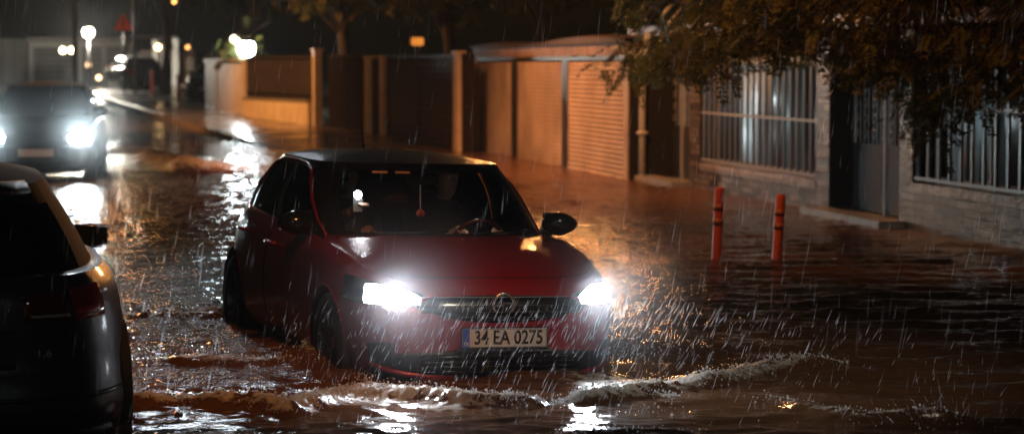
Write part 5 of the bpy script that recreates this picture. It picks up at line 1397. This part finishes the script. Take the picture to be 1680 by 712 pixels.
hbM = hb.matrix_world.copy() if False else Matrix.Translation((A0, 0, 0)) @ Matrix.Rotation(PI/2+WA, 4, 'Z')
for sx_, e_, z_ in ((s_of(1224, -.62), 9, 1.5), (s_of(1238, -.62), 9, 1.0), (s_of(1252, -.62), 9, 1.5), (s_of(1308, -.62), 3, 1.3), (s_of(1545, -.62), 2, 1.4), (s_of(1572, -.62), 4, 1.5), (s_of(1605, -.62), 2.5, 1.4), (s_of(1638, -.62), 2, 1.4)):
    lamp('POINT', 'curtain_fill_light', hbM @ Vector((sx_, -.66, z_)), (.85, .95, 1), e_, .05)  # unseen lights added behind the curtains to brighten them
lamp('POINT', 'cabin_fill_light', incar((.50, .34, 1.02)), (1, .9, .75), .4, .03)  # unseen fill added in the cabin so the driver shows
# mist spheres added round the headlights to give them a halo, thinning outwards
def mist(label, c_, rad, dens):
    m = bpy.data.materials.new('glow_mist'); m.use_nodes = True; nt = m.node_tree; nt.nodes.remove(nt.nodes['Principled BSDF'])
    pv = N(nt, 'ShaderNodeVolumePrincipled'); pv.inputs['Color'].default_value = (.85, .88, .92, 1); pv.inputs['Anisotropy'].default_value = .3
    tc = N(nt, 'ShaderNodeTexCoord'); gr = N(nt, 'ShaderNodeTexGradient', gradient_type='SPHERICAL'); nt.links.new(tc.outputs['Object'], gr.inputs[0])
    pw = N(nt, 'ShaderNodeMath', operation='POWER'); nt.links.new(gr.outputs['Fac'], pw.inputs[0]); pw.inputs[1].default_value = 1.6
    mu = N(nt, 'ShaderNodeMath', operation='MULTIPLY'); nt.links.new(pw.outputs[0], mu.inputs[0]); mu.inputs[1].default_value = dens; nt.links.new(mu.outputs[0], pv.inputs['Density'])
    nt.links.new(pv.outputs[0], nt.nodes['Material Output'].inputs['Volume'])
    o = MB().sphere((0, 0, 0), 1, 24).build('glow_mist', m, None, True); o.location = c_; o.scale = (rad,)*3; tag(o, label, 'mist', kind='stuff'); return o
bpy.context.view_layer.update()
far = [o for o in COL.objects if o.name.startswith('oncoming_car')][0]
mist('thin mist added to glow round the left headlight of the red hatchback', incar((2.0, -.64, .70)), .8, .19)
mist('thin mist added to glow round the right headlight of the red hatchback', incar((2.0, .64, .70)), .8, .19)
for sd, nm in ((1, 'right'), (-1, 'left')): mist('thin mist added to glow round the %s headlight of the oncoming car' % nm, far.matrix_world @ Vector((2.0, sd*.64, .70)), 1.3, .10)

# haze of fine rain
m = bpy.data.materials.new('rain_haze'); m.use_nodes = True; nt = m.node_tree; nt.nodes.remove(nt.nodes['Principled BSDF'])
pv = N(nt, 'ShaderNodeVolumePrincipled'); pv.inputs['Color'].default_value = (.8, .85, .9, 1); pv.inputs['Density'].default_value = HAZE; pv.inputs['Anisotropy'].default_value = .72
nt.links.new(pv.outputs[0], nt.nodes['Material Output'].inputs['Volume'])
hz = MB().box(-130, 130, -12, 250, -1.3, 13).build('haze', m); tag(hz, 'fine rain mist glowing round the lamps', 'haze', kind='stuff')

# (far roots) at the foot of its own thing
bpy.context.view_layer.update()
for r in [o for o in COL.objects if o.type == 'EMPTY' and o.parent is None and o.location.length < 1e-6 and o.children]:
    ch = [c_ for c_ in COL.objects if c_.parent == r]; P_ = [c_.matrix_world @ Vector(v) for c_ in ch if c_.type == 'MESH' for v in c_.bound_box]
    b0 = Vector(((min(p.x for p in P_)+max(p.x for p in P_))/2, (min(p.y for p in P_)+max(p.y for p in P_))/2, min(p.z for p in P_)))
    r.location = b0
    for c_ in ch: c_.location = c_.location-b0
for r in (hb, gr_):   # the two long buildings keep their turn, their foot moves to the middle of the front
    off = Vector((14 if r == hb else (gN+gF)/2, 0, 0)); r.location = r.matrix_world @ off
    for c_ in [c_ for c_ in COL.objects if c_.parent == r]: c_.location = c_.location-off
